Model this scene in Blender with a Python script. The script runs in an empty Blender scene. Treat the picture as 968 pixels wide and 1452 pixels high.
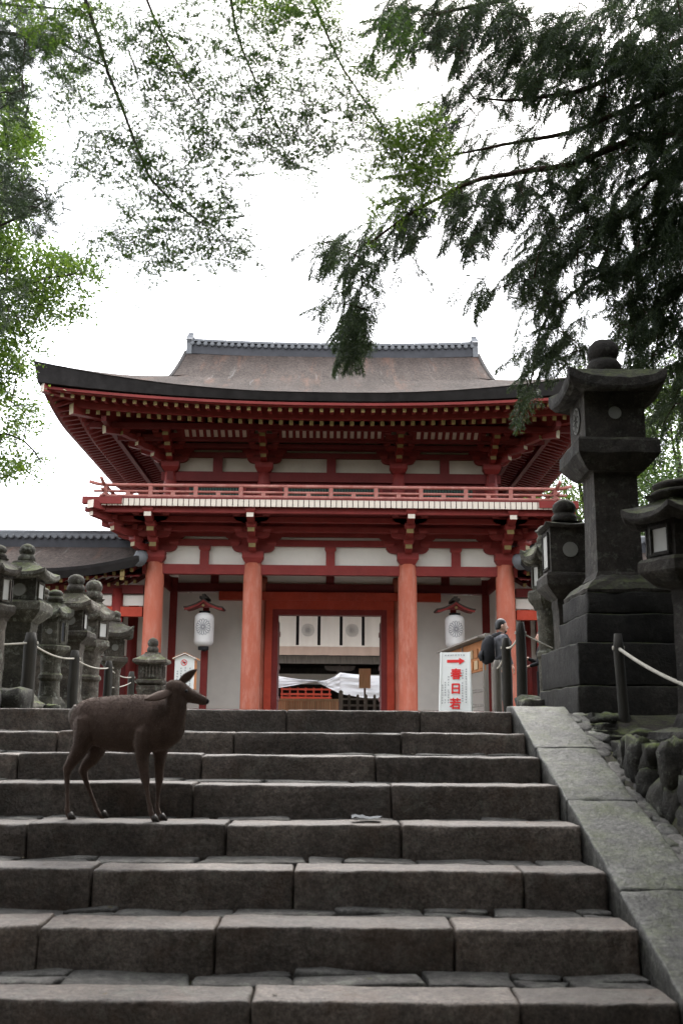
import bpy, math, random
import numpy as np
from mathutils import Vector, Matrix, noise, Quaternion

random.seed(7)
rng = np.random.default_rng(7)
SC = bpy.context.scene
COL = SC.collection
R = math.radians

# ------------------------------------------------------------------ camera
EYE = 1.5                       # camera height above the lower ground
FPX = 1412.0                    # focal length in photo pixels (35 mm on a 36 mm tall frame)
PITCH, YAW, ROLL = math.atan(304 / 1412), math.atan(15.4 / 1412), R(0.45)
FW = Vector((math.sin(YAW) * math.cos(PITCH), math.cos(YAW) * math.cos(PITCH), math.sin(PITCH)))
RT = Vector((math.cos(YAW), -math.sin(YAW), 0))
UP = RT.cross(FW)
RTC = RT * math.cos(ROLL) + UP * math.sin(ROLL)
UPC = UP * math.cos(ROLL) - RT * math.sin(ROLL)
cam_d = bpy.data.cameras.new('camera')
cam = bpy.data.objects.new('camera', cam_d)
COL.objects.link(cam)
cam_d.sensor_fit = 'VERTICAL'
cam_d.sensor_height = 36
cam_d.sensor_width = 24
cam_d.lens = 36 * FPX / 1452
cam_d.dof.use_dof = True
cam_d.dof.focus_distance = 16
cam_d.dof.aperture_fstop = 3.5
cam_d.clip_start = 0.05
cam_d.clip_end = 2000
M3 = Matrix((RTC, UPC, -FW)).transposed()
cam.matrix_world = Matrix.Translation((0, 0, EYE)) @ M3.to_4x4()
SC.camera = cam

# ------------------------------------------------------------------ sky and sun (bright overcast)
SUN_EL, SUN_AZ = R(48), R(8)          # high, beyond the gate, veiled by cloud
w = bpy.data.worlds.new('World')
SC.world = w
w.use_nodes = True
nt = w.node_tree
nt.nodes.clear()
sky = nt.nodes.new('ShaderNodeTexSky')
sky.sky_type = 'NISHITA'
sky.sun_disc = False
sky.sun_elevation = SUN_EL
sky.sun_rotation = SUN_AZ
sky.air_density = 1.0
sky.dust_density = 4.0
mixw = nt.nodes.new('ShaderNodeMix')
mixw.data_type = 'RGBA'
mixw.inputs[0].default_value = 0.86     # cloud cover whitens the sky
mixw.inputs[7].default_value = (6.9, 7.1, 7.5, 1)
bg = nt.nodes.new('ShaderNodeBackground')
bg.inputs[1].default_value = 0.12
wo = nt.nodes.new('ShaderNodeOutputWorld')
nt.links.new(sky.outputs[0], mixw.inputs[6])
nt.links.new(mixw.outputs[2], bg.inputs[0])
nt.links.new(bg.outputs[0], wo.inputs[0])
sun_d = bpy.data.lights.new('sun', 'SUN')
sun = bpy.data.objects.new('sun', sun_d)
COL.objects.link(sun)
sun_d.energy = 0.9
sun_d.angle = R(28)
sun_d.color = (1, 0.97, 0.92)
sdir = Vector((math.sin(SUN_AZ) * math.cos(SUN_EL), math.cos(SUN_AZ) * math.cos(SUN_EL), math.sin(SUN_EL)))
sun.rotation_euler = sdir.to_track_quat('Z', 'Y').to_euler()
VS = SC.view_settings
VS.view_transform = 'Standard'
VS.look = 'None'
VS.gamma = 1
VS.use_curve_mapping = False
VS.exposure = 2.3
SC.cycles.use_denoising = True
SC.cycles.max_bounces = 7
SC.cycles.diffuse_bounces = 4
SC.cycles.transparent_max_bounces = 8
SC.cycles.caustics_reflective = False
SC.cycles.caustics_refractive = False


def at(px, py, Y):
    """the point at depth Y that a sight line of the survey photograph meets"""
    d = FW + RTC * ((px - 484) / FPX) + UPC * ((726 - py) / FPX)
    return Vector((0, 0, EYE)) + d * (Y / d.y)


# ------------------------------------------------------------------ mesh helpers
class MB:
    """collects simple shapes and links them as ONE mesh object"""

    def __init__(self):
        self.v, self.f, self.m = [], [], []

    def add(self, vs, fs, mi=0):
        o = len(self.v)
        self.v += [tuple(p) for p in vs]
        self.f += [tuple(i + o for i in f) for f in fs]
        self.m += [mi] * len(fs)

    def box(self, x0, x1, y0, y1, z0, z1, mi=0, front=None):
        vs = [(x0, y0, z0), (x1, y0, z0), (x1, y1, z0), (x0, y1, z0), (x0, y0, z1), (x1, y0, z1), (x1, y1, z1), (x0, y1, z1)]
        fs = [(3, 2, 1, 0), (4, 5, 6, 7), (0, 1, 5, 4), (1, 2, 6, 5), (2, 3, 7, 6), (3, 0, 4, 7)]
        self.add(vs, fs, mi)
        if front is not None:
            self.m[-4] = front
        return self

    def beam(self, a, b, w, h, mi=0, end=None):
        """bar from a to b, w wide, h tall"""
        a, b = Vector(a), Vector(b)
        t = (b - a).normalized()
        s = t.cross(Vector((0, 0, 1)))
        s = Vector((1, 0, 0)) if s.length < 1e-4 else s.normalized()
        u = s.cross(t)
        vs = []
        for p in (a, b):
            for (i, j) in ((-1, -1), (1, -1), (1, 1), (-1, 1)):
                vs.append(p + s * (i * w / 2) + u * (j * h / 2))
        self.add(vs, [(3, 2, 1, 0), (4, 5, 6, 7), (0, 1, 5, 4), (1, 2, 6, 5), (2, 3, 7, 6), (3, 0, 4, 7)], mi)
        if end is not None:
            self.m[-5] = end
        return self

    def tube(self, pts, rads, n=8, up=None, cap=True, mi=0):
        """loft of ellipses; rads: r or (r_side, r_up) per point"""
        pts = [Vector(p) for p in pts]
        k = len(pts)
        rings = []
        s_prev = None
        for i, p in enumerate(pts):
            t = (pts[min(i + 1, k - 1)] - pts[max(i - 1, 0)])
            t = t.normalized() if t.length > 1e-9 else Vector((0, 0, 1))
            if up is not None:
                s = t.cross(Vector(up))
            else:
                s = s_prev - t * s_prev.dot(t) if s_prev is not None else t.cross(Vector((0.13, 0.3, 1)) if abs(t.z) < .95 else Vector((0, 1, 0.1)))
            if s.length < 1e-6:
                s = t.orthogonal()
            s.normalize()
            s_prev = s
            u = s.cross(t)
            r = rads[i] if isinstance(rads, (list, tuple)) else rads
            ra, rb = r if isinstance(r, (tuple, list)) else (r, r)
            rings.append([p + s * (ra * math.cos(a)) + u * (rb * math.sin(a)) for a in [2 * math.pi * j / n for j in range(n)]])
        vs = [q for ring in rings for q in ring]
        fs = []
        for i in range(k - 1):
            for j in range(n):
                a, b = i * n + j, i * n + (j + 1) % n
                fs.append((a, b, b + n, a + n))
        if cap:
            fs.append(tuple(range(n - 1, -1, -1)))
            fs.append(tuple(range((k - 1) * n, k * n)))
        self.add(vs, fs, mi)
        return self

    def prism(self, poly, axis, lo, hi, mi=0):
        """2D outline pushed along an axis: 'y' -> poly is (x,z), 'x' -> (y,z), 'z' -> (x,y)"""
        n = len(poly)
        def P(a, b, c):
            return {'y': (a, c, b), 'x': (c, a, b), 'z': (a, b, c)}[axis]
        vs = [P(a, b, lo) for a, b in poly] + [P(a, b, hi) for a, b in poly]
        fs = [tuple(range(n - 1, -1, -1)), tuple(range(n, 2 * n))] + [(i, (i + 1) % n, (i + 1) % n + n, i + n) for i in range(n)]
        self.add(vs, fs, mi)
        return self

    def rings(self, secs, cap=True, mi=0):
        """loft of equal-count rings of points"""
        n = len(secs[0])
        vs = [q for s in secs for q in s]
        fs = []
        for i in range(len(secs) - 1):
            for j in range(n):
                a, b = i * n + j, i * n + (j + 1) % n
                fs.append((a, b, b + n, a + n))
        if cap:
            fs.append(tuple(range(n - 1, -1, -1)))
            fs.append(tuple(range((len(secs) - 1) * n, len(secs) * n)))
        self.add(vs, fs, mi)
        return self

    def grid(self, P, mi=0):
        """P[i][j] grid of points"""
        a, b = len(P), len(P[0])
        vs = [q for row in P for q in row]
        fs = [(i * b + j, (i + 1) * b + j, (i + 1) * b + j + 1, i * b + j + 1) for i in range(a - 1) for j in range(b - 1)]
        self.add(vs, fs, mi)
        return self

    def rough(self, amp, scale, seed=0, only=None):
        """displace what was collected with solid noise"""
        o = Vector((seed * 3.17, seed * 1.31, seed * 7.7))
        for i, p in enumerate(self.v):
            q = Vector(p)
            d = noise.noise_vector(q * scale + o) * amp + noise.noise_vector(q * scale * 2.7 + o) * amp * .45
            self.v[i] = tuple(q + d)
        return self

    def mesh(self, name, mats, origin=(0, 0, 0), smooth=False):
        me = bpy.data.meshes.new(name)
        ox, oy, oz = origin
        me.from_pydata([(x - ox, y - oy, z - oz) for x, y, z in self.v], [], self.f)
        for m in (mats if isinstance(mats, (list, tuple)) else [mats]):
            me.materials.append(m)
        if any(self.m):
            me.polygons.foreach_set('material_index', self.m)
        if smooth:
            me.polygons.foreach_set('use_smooth', [True] * len(me.polygons))
        me.update()
        return me

    def build(self, name, mats, parent=None, smooth=False, origin=None):
        org = ORI[parent.name] if parent is not None else Vector(origin or (0, 0, 0))
        o = bpy.data.objects.new(name, self.mesh(name, mats, org, smooth))
        COL.objects.link(o)
        if parent is not None:
            o.parent = parent
        else:
            o.location = org
        ORI[o.name] = Vector(org)
        return o


ORI = {}


def tag(o, label=None, cat=None, group=None, kind=None):
    for k, v in (('label', label), ('category', cat), ('group', group), ('kind', kind)):
        if v:
            o[k] = v
    return o


def thing(name, label, cat, loc, group=None):
    o = bpy.data.objects.new(name, None)
    COL.objects.link(o)
    o.empty_display_size = .2
    o.location = loc
    ORI[o.name] = Vector(loc)
    return tag(o, label, cat, group)


def sub(name, parent):
    """an Empty part that holds sub-parts"""
    o = bpy.data.objects.new(name, None)
    COL.objects.link(o)
    o.parent = parent
    ORI[o.name] = ORI[parent.name]
    return o


def piece(name, me, loc, parent, rot=None, scale=None):
    """an object that shares mesh data, placed at a world point under its parent"""
    o = bpy.data.objects.new(name, me)
    COL.objects.link(o)
    o.parent = parent
    o.location = Vector(loc) - ORI[parent.name]
    if rot:
        o.rotation_euler = rot
    if scale:
        o.scale = scale
    return o


def bevel(o, wd, seg=2):
    m = o.modifiers.new('bevel', 'BEVEL')
    m.width = wd
    m.segments = seg
    m.limit_method = 'ANGLE'
    m.angle_limit = R(40)
    return o


def bake(o):
    """apply the modifiers of o to its mesh"""
    dg = bpy.context.evaluated_depsgraph_get()
    dg.update()
    me = bpy.data.meshes.new_from_object(o.evaluated_get(dg))
    old = o.data
    o.modifiers.clear()
    o.data = me
    bpy.data.meshes.remove(old)
    return o


def rough_block(x0, x1, y0, y1, z0, z1, seg=.09, rnd=.018, amp=.006, scale=6, seed=0, mb=None):
    """a hewn stone: box with worn edges and an uneven skin"""
    mb = mb or MB()
    def lines(a, b):
        n = max(1, int(round((b - a - 2 * rnd) / seg)))
        return [a, a + rnd * .45] + [a + rnd + (b - a - 2 * rnd) * i / n for i in range(n + 1)] + [b - rnd * .45, b]
    L = [lines(x0, x1), lines(y0, y1), lines(z0, z1)]
    idx, vs, fs = {}, [], []
    lo = Vector((x0 + rnd, y0 + rnd, z0 + rnd))
    hi = Vector((x1 - rnd, y1 - rnd, z1 - rnd))
    o = Vector((seed * 3.1, seed * 5.3, seed * 1.7))
    def V(i, j, k):
        if (i, j, k) not in idx:
            p = Vector((L[0][i], L[1][j], L[2][k]))
            q = Vector([min(max(p[a], lo[a]), hi[a]) for a in range(3)])
            d = p - q
            p = q + d.normalized() * rnd if d.length > rnd else p
            edge = 1 + .9 * (sum(1 for a in range(3) if abs(d[a]) > rnd * .4) >= 2)
            p = p + noise.noise_vector(p * scale + o) * amp * edge + noise.noise_vector(p * scale * 3.1 + o) * amp * .5
            idx[(i, j, k)] = len(vs)
            vs.append(p)
        return idx[(i, j, k)]
    a, b, c = len(L[0]) - 1, len(L[1]) - 1, len(L[2]) - 1
    for i in range(a):
        for j in range(b):
            fs.append((V(i, j, 0), V(i, j + 1, 0), V(i + 1, j + 1, 0), V(i + 1, j, 0)))
            fs.append((V(i, j, c), V(i + 1, j, c), V(i + 1, j + 1, c), V(i, j + 1, c)))
    for i in range(a):
        for k in range(c):
            fs.append((V(i, 0, k), V(i + 1, 0, k), V(i + 1, 0, k + 1), V(i, 0, k + 1)))
            fs.append((V(i, b, k), V(i, b, k + 1), V(i + 1, b, k + 1), V(i + 1, b, k)))
    for j in range(b):
        for k in range(c):
            fs.append((V(0, j, k), V(0, j, k + 1), V(0, j + 1, k + 1), V(0, j + 1, k)))
            fs.append((V(a, j, k), V(a, j + 1, k), V(a, j + 1, k + 1), V(a, j, k + 1)))
    mb.add(vs, fs)
    return mb


# ------------------------------------------------------------------ materials (all node based)
class NM:
    def __init__(self, name, rough=.8, spec=.3):
        self.mat = bpy.data.materials.new(name)
        self.mat.use_nodes = True
        self.t = self.mat.node_tree
        self.b = self.t.nodes['Principled BSDF']
        self.b.inputs['Roughness'].default_value = rough
        self.b.inputs['Specular IOR Level'].default_value = spec
        self.tc = self.t.nodes.new('ShaderNodeTexCoord')

    def n(self, kind, **kw):
        x = self.t.nodes.new(kind)
        for k, v in kw.items():
            setattr(x, k, v)
        return x

    def link(self, a, b):
        self.t.links.new(a, b)

    def noise(self, scale, detail=5, rough=.6, stretch=None, coord='Object', off=0):
        x = self.n('ShaderNodeTexNoise')
        x.inputs['Scale'].default_value = scale
        x.inputs['Detail'].default_value = detail
        x.inputs['Roughness'].default_value = rough
        src = self.tc.outputs[coord]
        mp = self.n('ShaderNodeMapping')
        mp.inputs['Scale'].default_value = stretch or (1, 1, 1)
        mp.inputs['Location'].default_value = (off, off * 1.3, off * .7)
        self.link(src, mp.inputs['Vector'])
        self.link(mp.outputs[0], x.inputs['Vector'])
        return x.outputs['Fac']

    def ramp(self, fac, stops):
        x = self.n('ShaderNodeValToRGB')
        e = x.color_ramp.elements
        while len(e) < len(stops):
            e.new(.5)
        for i, (p, c) in enumerate(stops):
            e[i].position = p
            e[i].color = (c[0], c[1], c[2], 1) if isinstance(c, (tuple, list)) else (c, c, c, 1)
        self.link(fac, x.inputs[0])
        return x.outputs[0]

    def mix(self, fac, a, b, mode='MIX'):
        x = self.n('ShaderNodeMix', data_type='RGBA', blend_type=mode)
        for i, v in ((0, fac), (6, a), (7, b)):
            if hasattr(v, 'is_linked'):
                self.link(v, x.inputs[i])
            else:
                x.inputs[i].default_value = v if i == 0 else (v[0], v[1], v[2], 1)
        return x.outputs[2]

    def math(self, op, a, b=0.0):
        x = self.n('ShaderNodeMath', operation=op)
        for i, v in ((0, a), (1, b)):
            if hasattr(v, 'is_linked'):
                self.link(v, x.inputs[i])
            else:
                x.inputs[i].default_value = v
        return x.outputs[0]

    def bump(self, h, strength=.4, dist=.01):
        x = self.n('ShaderNodeBump')
        x.inputs['Strength'].default_value = strength
        x.inputs['Distance'].default_value = dist
        self.link(h, x.inputs['Height'])
        self.link(x.outputs[0], self.b.inputs['Normal'])

    def color(self, c):
        if hasattr(c, 'is_linked'):
            self.link(c, self.b.inputs['Base Color'])
        else:
            self.b.inputs['Base Color'].default_value = (c[0], c[1], c[2], 1)
        return self

    def rand(self):
        return self.n('ShaderNodeObjectInfo').outputs['Random']

    def island(self):
        return self.n('ShaderNodeNewGeometry').outputs['Random Per Island']

    def normal_up(self):
        g = self.n('ShaderNodeNewGeometry')
        s = self.n('ShaderNodeSeparateXYZ')
        self.link(g.outputs['Normal'], s.inputs[0])
        return s.outputs['Z']


def painted(name, c, rough=.55, wear=.25, worn=None, fine=30, spec=.3, stretch=None):
    """weathered paint: patchy tone, faded spots"""
    m = NM(name, rough, spec)
    big = m.noise(1.1, 6, .65, stretch)
    fin = m.noise(fine, 4, .6, stretch)
    dark = tuple(v * .68 for v in c)
    col = m.ramp(big, [(.3, dark), (.62, c)])
    worn = worn or tuple(min(1, v * 1.25 + .06) for v in c)
    k = m.ramp(m.noise(3.4, 8, .75, stretch, off=4), [(.46, 0), (.70, wear)])
    col = m.mix(k, col, worn)
    col = m.mix(m.ramp(m.rand(), [(0, 0.0), (1, .25)]), col, dark)
    m.color(col)
    m.bump(fin, .15, .004)
    return m.mat


def stone(name, c1, c2, moss=0.0, speck=.35, rough=.85, scale=3.0, lichen=.0, fine=55, stain=.0):
    m = NM(name, rough, .3)
    a = m.noise(scale, 8, .65)
    col = m.ramp(a, [(.32, c1), (.68, c2)])
    sp = m.ramp(m.noise(fine, 3, .75), [(.36, .40), (.64, 1.45)])
    col = m.mix(speck, col, sp, 'MULTIPLY')
    st = m.ramp(m.noise(1.3, 7, .7, off=9), [(.42, .45), (.66, 1.0)])
    col = m.mix(.75, col, st, 'MULTIPLY')
    mot = m.ramp(m.noise(17, 5, .8, off=15), [(.34, .5), (.5, .95), (.66, 1.55)])
    col = m.mix(.7, col, mot, 'MULTIPLY')
    if stain:
        k = m.ramp(m.noise(2.1, 8, .75, off=31), [(.52, 0), (.68, stain)])
        col = m.mix(k, col, (.10, .055, .032))
    if lichen:
        k = m.ramp(m.noise(9, 6, .78, off=21), [(.54, 0), (.62, min(1, lichen * 1.6))])
        col = m.mix(k, col, (.24, .245, .20))
    if moss:
        up = m.ramp(m.normal_up(), [(.45, 0), (.85, 1)])
        k = m.ramp(m.noise(4.5, 7, .7, off=3), [(.42, 0), (.62, 1)])
        k = m.math('MULTIPLY', m.math('MULTIPLY', up, k), moss)
        mc = m.ramp(m.noise(40, 4), [(.3, (.035, .05, .012)), (.7, (.13, .16, .03))])
        col = m.mix(k, col, mc)
    col = m.mix(1.0, col, m.ramp(m.rand(), [(0, .66), (1, 1.18)]), 'MULTIPLY')
    m.color(col)
    h = m.math('ADD', m.math('MULTIPLY', m.noise(fine * .8, 5, .7), .6), m.noise(14, 6, .7))
    h = m.math('ADD', h, m.math('MULTIPLY', m.noise(4.5, 7, .75, off=6), 1.6))
    m.bump(h, .6, .018)
    return m.mat


def wood(name, c1, c2, axis=(1, 1, 12), rough=.75):
    m = NM(name, rough, .25)
    a = m.noise(3, 7, .65, tuple(6 if v == 1 else .5 for v in axis))
    col = m.ramp(a, [(.3, c1), (.7, c2)])
    col = m.mix(1.0, col, m.ramp(m.rand(), [(0, .75), (1, 1.15)]), 'MULTIPLY')
    m.color(col)
    m.bump(a, .3, .006)
    return m.mat


def plain(name, c, rough=.7, var=.15, scale=4, spec=.3, bump=0):
    m = NM(name, rough, spec)
    a = m.noise(scale, 6, .65)
    m.color(m.ramp(a, [(.3, tuple(v * (1 - var) for v in c)), (.7, tuple(min(1, v * (1 + var * .4)) for v in c))]))
    if bump:
        m.bump(m.noise(scale * 8, 4), bump, .005)
    return m.mat


def leafmat(name, stops, trans=.4, rough=.55):
    m = NM(name, rough, .3)
    col = m.ramp(m.island(), stops)
    big = m.ramp(m.noise(.7, 4, .6), [(.35, .7), (.65, 1.2)] if 'cloth' not in name else [(.3, .95), (.7, 1.0)])
    col = m.mix(1.0, col, big, 'MULTIPLY')
    m.color(col)
    tr = m.n('ShaderNodeBsdfTranslucent')
    m.link(m.mix(1.0, col, (1.25, 1.35, .7) if 'cloth' not in name else (1, 1, 1), 'MULTIPLY'), tr.inputs['Color'])
    mx = m.n('ShaderNodeMixShader')
    mx.inputs[0].default_value = trans
    out = m.t.nodes['Material Output']
    m.link(m.b.outputs[0], mx.inputs[1])
    m.link(tr.outputs[0], mx.inputs[2])
    m.link(mx.outputs[0], out.inputs['Surface'])
    return m.mat


M = {}
M['step'] = stone('granite_step', (.115, .091, .073), (.198, .163, .138), speck=.65, rough=.55, scale=2.2, lichen=.12, stain=.45)
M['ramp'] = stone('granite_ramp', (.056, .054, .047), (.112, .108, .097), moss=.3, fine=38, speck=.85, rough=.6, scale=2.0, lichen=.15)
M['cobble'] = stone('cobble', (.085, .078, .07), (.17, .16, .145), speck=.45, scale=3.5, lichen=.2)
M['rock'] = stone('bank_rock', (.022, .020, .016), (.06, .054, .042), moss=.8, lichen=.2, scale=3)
M['soil'] = stone('bank_soil', (.022, .018, .014), (.05, .042, .032), moss=.35, speck=.3, scale=2.5, rough=.95)
M['gravel'] = stone('gravel_ground', (.36, .34, .31), (.50, .485, .45), speck=.7, scale=2.5, fine=45)
M['lantern'] = stone('lantern_stone', (.048, .039, .030), (.145, .122, .097), moss=.5, lichen=.35, scale=3.2)
M['lantern_moss'] = stone('mossy_lantern_stone', (.05, .046, .034), (.13, .118, .09), moss=1.0, lichen=.4, scale=3.2)
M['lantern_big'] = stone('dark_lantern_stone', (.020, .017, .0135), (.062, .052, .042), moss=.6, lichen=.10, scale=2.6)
M['pedestal'] = stone('dark_pedestal_stone', (.009, .008, .0065), (.030, .026, .021), moss=.5, lichen=.03, scale=2.2)  # darker than the lantern stone above it
M['podium'] = stone('podium_stone', (.20, .19, .175), (.32, .31, .29), speck=.4, scale=2)
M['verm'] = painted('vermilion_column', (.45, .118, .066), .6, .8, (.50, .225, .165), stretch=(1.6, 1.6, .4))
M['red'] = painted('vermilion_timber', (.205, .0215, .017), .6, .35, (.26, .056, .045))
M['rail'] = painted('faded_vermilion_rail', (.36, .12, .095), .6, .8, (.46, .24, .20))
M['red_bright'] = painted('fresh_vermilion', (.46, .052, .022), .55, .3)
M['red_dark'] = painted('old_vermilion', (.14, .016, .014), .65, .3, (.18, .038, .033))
M['plaster'] = plain('white_plaster', (.72, .67, .60), .9, .10, 1.2, bump=.1)
M['plaster_upper'] = plain('darker_plaster', (.44, .385, .31), .9, .15, 1.5, bump=.1)  # darker, warmer tone for the upper storey walls
M['white_end'] = plain('white_painted_end', (.62, .54, .45), .7, .14, 8)
M['gilt'] = plain('gilt_cap', (.21, .145, .042), .5, .25, 9, .5)
M['bark_edge'] = plain('bark_roof_edge', (.030, .027, .026), .95, .4, 3, .1, .4)
M['tile'] = plain('grey_roof_tile', (.125, .128, .135), .6, .35, 3, .4, .2)
M['tile_dark'] = plain('dark_ridge_board', (.045, .045, .05), .8, .3, 3)
M['mortar'] = plain('pale_mortar', (.62, .61, .58), .9, .1, 5)
M['green_slat'] = plain('green_window_slat', (.05, .10, .075), .7, .2, 5)
M['dark_wood'] = wood('dark_wood', (.028, .022, .018), (.065, .052, .042))
M['grey_wood'] = wood('weathered_wood', (.12, .105, .09), (.24, .215, .185))
M['post_wood'] = wood('dark_post_wood', (.016, .014, .011), (.045, .040, .031))
M['tan_wood'] = wood('tan_wood', (.34, .24, .14), (.50, .37, .23))
M['brown_wood'] = wood('brown_wood', (.26, .105, .04), (.42, .18, .07))
M['rope'] = plain('white_rope', (.42, .39, .33), .9, .2, 60, .2, .5)
M['paper'] = plain('paper_panel', (.80, .79, .76), .85, .06, 6)
M['moon'] = plain('dusty_paper_disc', (.20, .195, .175), .85, .15, 12)
M['paper_old'] = plain('aged_paper', (.46, .45, .42), .85, .12, 9)
M['cloth'] = leafmat('cream_cloth', [(0, (.78, .73, .65)), (1, (.78, .73, .65))], .5, .9)
M['drape'] = leafmat('white_drape_cloth', [(0, (.84, .84, .86)), (1, (.84, .84, .86))], .45, .9)
M['hem'] = leafmat('faded_hem_cloth', [(0, (.58, .44, .36)), (1, (.58, .44, .36))], .4, .9)
M['ink'] = plain('black_print', (.02, .02, .022), .7, .1, 6)
M['ink_soft'] = plain('grey_print', (.22, .22, .24), .8, .1, 6)
M['red_print'] = plain('red_print', (.75, .03, .03), .7, .05, 6)
M['sign_white'] = plain('white_sign_panel', (.82, .83, .80), .5, .05, 3)
M['black_cloth'] = plain('black_cloth', (.016, .016, .018), .85, .3, 12, .2, .3)
M['shirt'] = plain('grey_shirt', (.13, .13, .14), .9, .3, 12, .2, .3)
M['grey_cloth'] = plain('dark_grey_cloth', (.06, .06, .065), .9, .3, 12, .2, .3)
M['skin'] = plain('skin', (.52, .31, .23), .5, .1, 10, .4)
M['hair'] = plain('black_hair', (.012, .011, .011), .45, .2, 40, .4, .3)
M['shoe'] = plain('shoe', (.05, .05, .055), .6, .2, 10)


def bark_roof():
    m = NM('cypress_bark_roof', .95, .1)
    a = m.noise(1.2, 8, .7, (1, .25, .25))
    col = m.ramp(a, [(.3, (.034, .026, .022)), (.7, (.072, .056, .048))])
    f = m.ramp(m.noise(11, 6, .8, (1, .5, 1)), [(.32, .35), (.68, 1.65)])
    col = m.mix(.9, col, f, 'MULTIPLY')
    red = m.ramp(m.noise(2.2, 6, .7, (1, .12, .12), off=5), [(.55, 0), (.75, .5)])
    col = m.mix(red, col, (.17, .085, .055))
    wht = m.ramp(m.noise(3.0, 5, .7, (1.2, .06, .06), off=13), [(.62, 0), (.74, .45)])
    col = m.mix(wht, col, (.26, .25, .235))
    m.color(col)
    m.bump(m.noise(11, 6, .8, (1, .5, 1)), .9, .06)
    return m.mat


M['bark'] = bark_roof()


def bark_tree(name, c1, c2):
    m = NM(name, .95, .1)
    a = m.noise(9, 7, .7, (1, 1, .18))
    m.color(m.ramp(a, [(.3, c1), (.7, c2)]))
    m.bump(a, .8, .03)
    return m.mat


M['trunk'] = bark_tree('tree_bark', (.022, .018, .014), (.07, .058, .046))
M['cedar_bark'] = bark_tree('cedar_bark', (.026, .017, .012), (.075, .05, .036))
M['maple_leaf'] = leafmat('maple_leaf', [(0, (.022, .038, .016)), (.6, (.038, .066, .022)), (1, (.07, .115, .03))], .4)
M['bright_leaf'] = leafmat('lit_bright_leaf', [(0, (.05, .085, .018)), (.6, (.09, .145, .03)), (1, (.15, .205, .045))], .45)  # brighter greens; on the maple, light is put into the colour
M['cedar_leaf'] = leafmat('cedar_needles', [(0, (.020, .032, .018)), (.6, (.042, .062, .032)), (1, (.085, .115, .06))], .33)
M['pine_leaf'] = leafmat('pine_needles', [(0, (.02, .034, .02)), (1, (.05, .075, .035))], .2)
M['forest_leaf'] = leafmat('forest_leaf', [(0, (.022, .040, .014)), (1, (.06, .10, .03))], .2)

# ------------------------------------------------------------------ the ground
PLAT = 1.63                                       # the upper court
STEP_Z = [1.63, 1.45, 1.30, 1.13, .93, .75, .56, .37, .19, .02]
STEP_Y = [8.3 - .54 * k for k in range(10)]
SX0, SX1 = -3.4, 1.5


def nose(y):
    return max(0, 1.63 - (8.3 - y) * .1815 / .54) if y < 8.3 else 1.63


def smooth(a, b, x):
    t = min(1, max(0, (x - a) / (b - a)))
    return t * t * (3 - 2 * t)


def gz(x, y):
    n = noise.noise(Vector((x * .8, y * .8, 0))) * .03 + noise.noise(Vector((x * 3, y * 3, 4))) * .015
    if y > 8.42:
        return PLAT - .02 + n * .3 + .02 * smooth(10, 26, y)
    if -3.95 < x < 1.98:
        return nose(y) - .34
    s = smooth(2.08, 2.26, x) if x > 0 else smooth(4.0, 4.3, -x)
    ter = .02 + 1.40 * smooth(1.2, 6.2, y)
    ter = max(ter, nose(y) - .02)
    lo = nose(y) - .028
    far = smooth(5, 30, abs(x)) * .25
    return lo + (ter - lo) * s + n + far


xs = [-600, -200, -80, -40, -25, -16, -12] + list(np.arange(-9, -4, .5)) + [-3.97, -3.93, -3.2, -2, 0, 1.4, 1.96] + list(np.arange(2.0, 3.2, .08)) + list(np.arange(3.2, 9, .4)) + [12, 16, 25, 40, 80, 200, 600]
ys = [-600, -200, -80, -40, -20, -10, -5, -2, 0] + list(np.arange(.5, 8.4, .14)) + [8.41, 8.43, 8.6, 9, 9.5, 10, 11, 12, 14, 17, 20, 24, 30, 40, 60, 100, 200, 400, 900]
mb = MB()
mb.grid([[(x, y, gz(x, y)) for y in ys] for x in xs])
mb.f = [f[::-1] for f in mb.f]
# material 0 = soil, 1 = gravel court
for i, f in enumerate(mb.f):
    c = [mb.v[j] for j in f]
    cy = sum(p[1] for p in c) / 4
    cx = sum(p[0] for p in c) / 4
    if cy > 8.42 and -3.4 < cx < 2.0 or cy > 22 or (cy < 3.3 and abs(cx) < 6):  # unseen stair-foot gravel is added to bounce light onto the risers
        mb.m[i] = 1
g = mb.build('ground', [M['soil'], M['gravel']], smooth=True)
for p in g.data.polygons:
    if p.normal.z < 0:
        g.data.flip_normals()
        break
tag(g, 'bare earth banks and pale gravel court around the stone stairs', None, None, 'structure')

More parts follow.
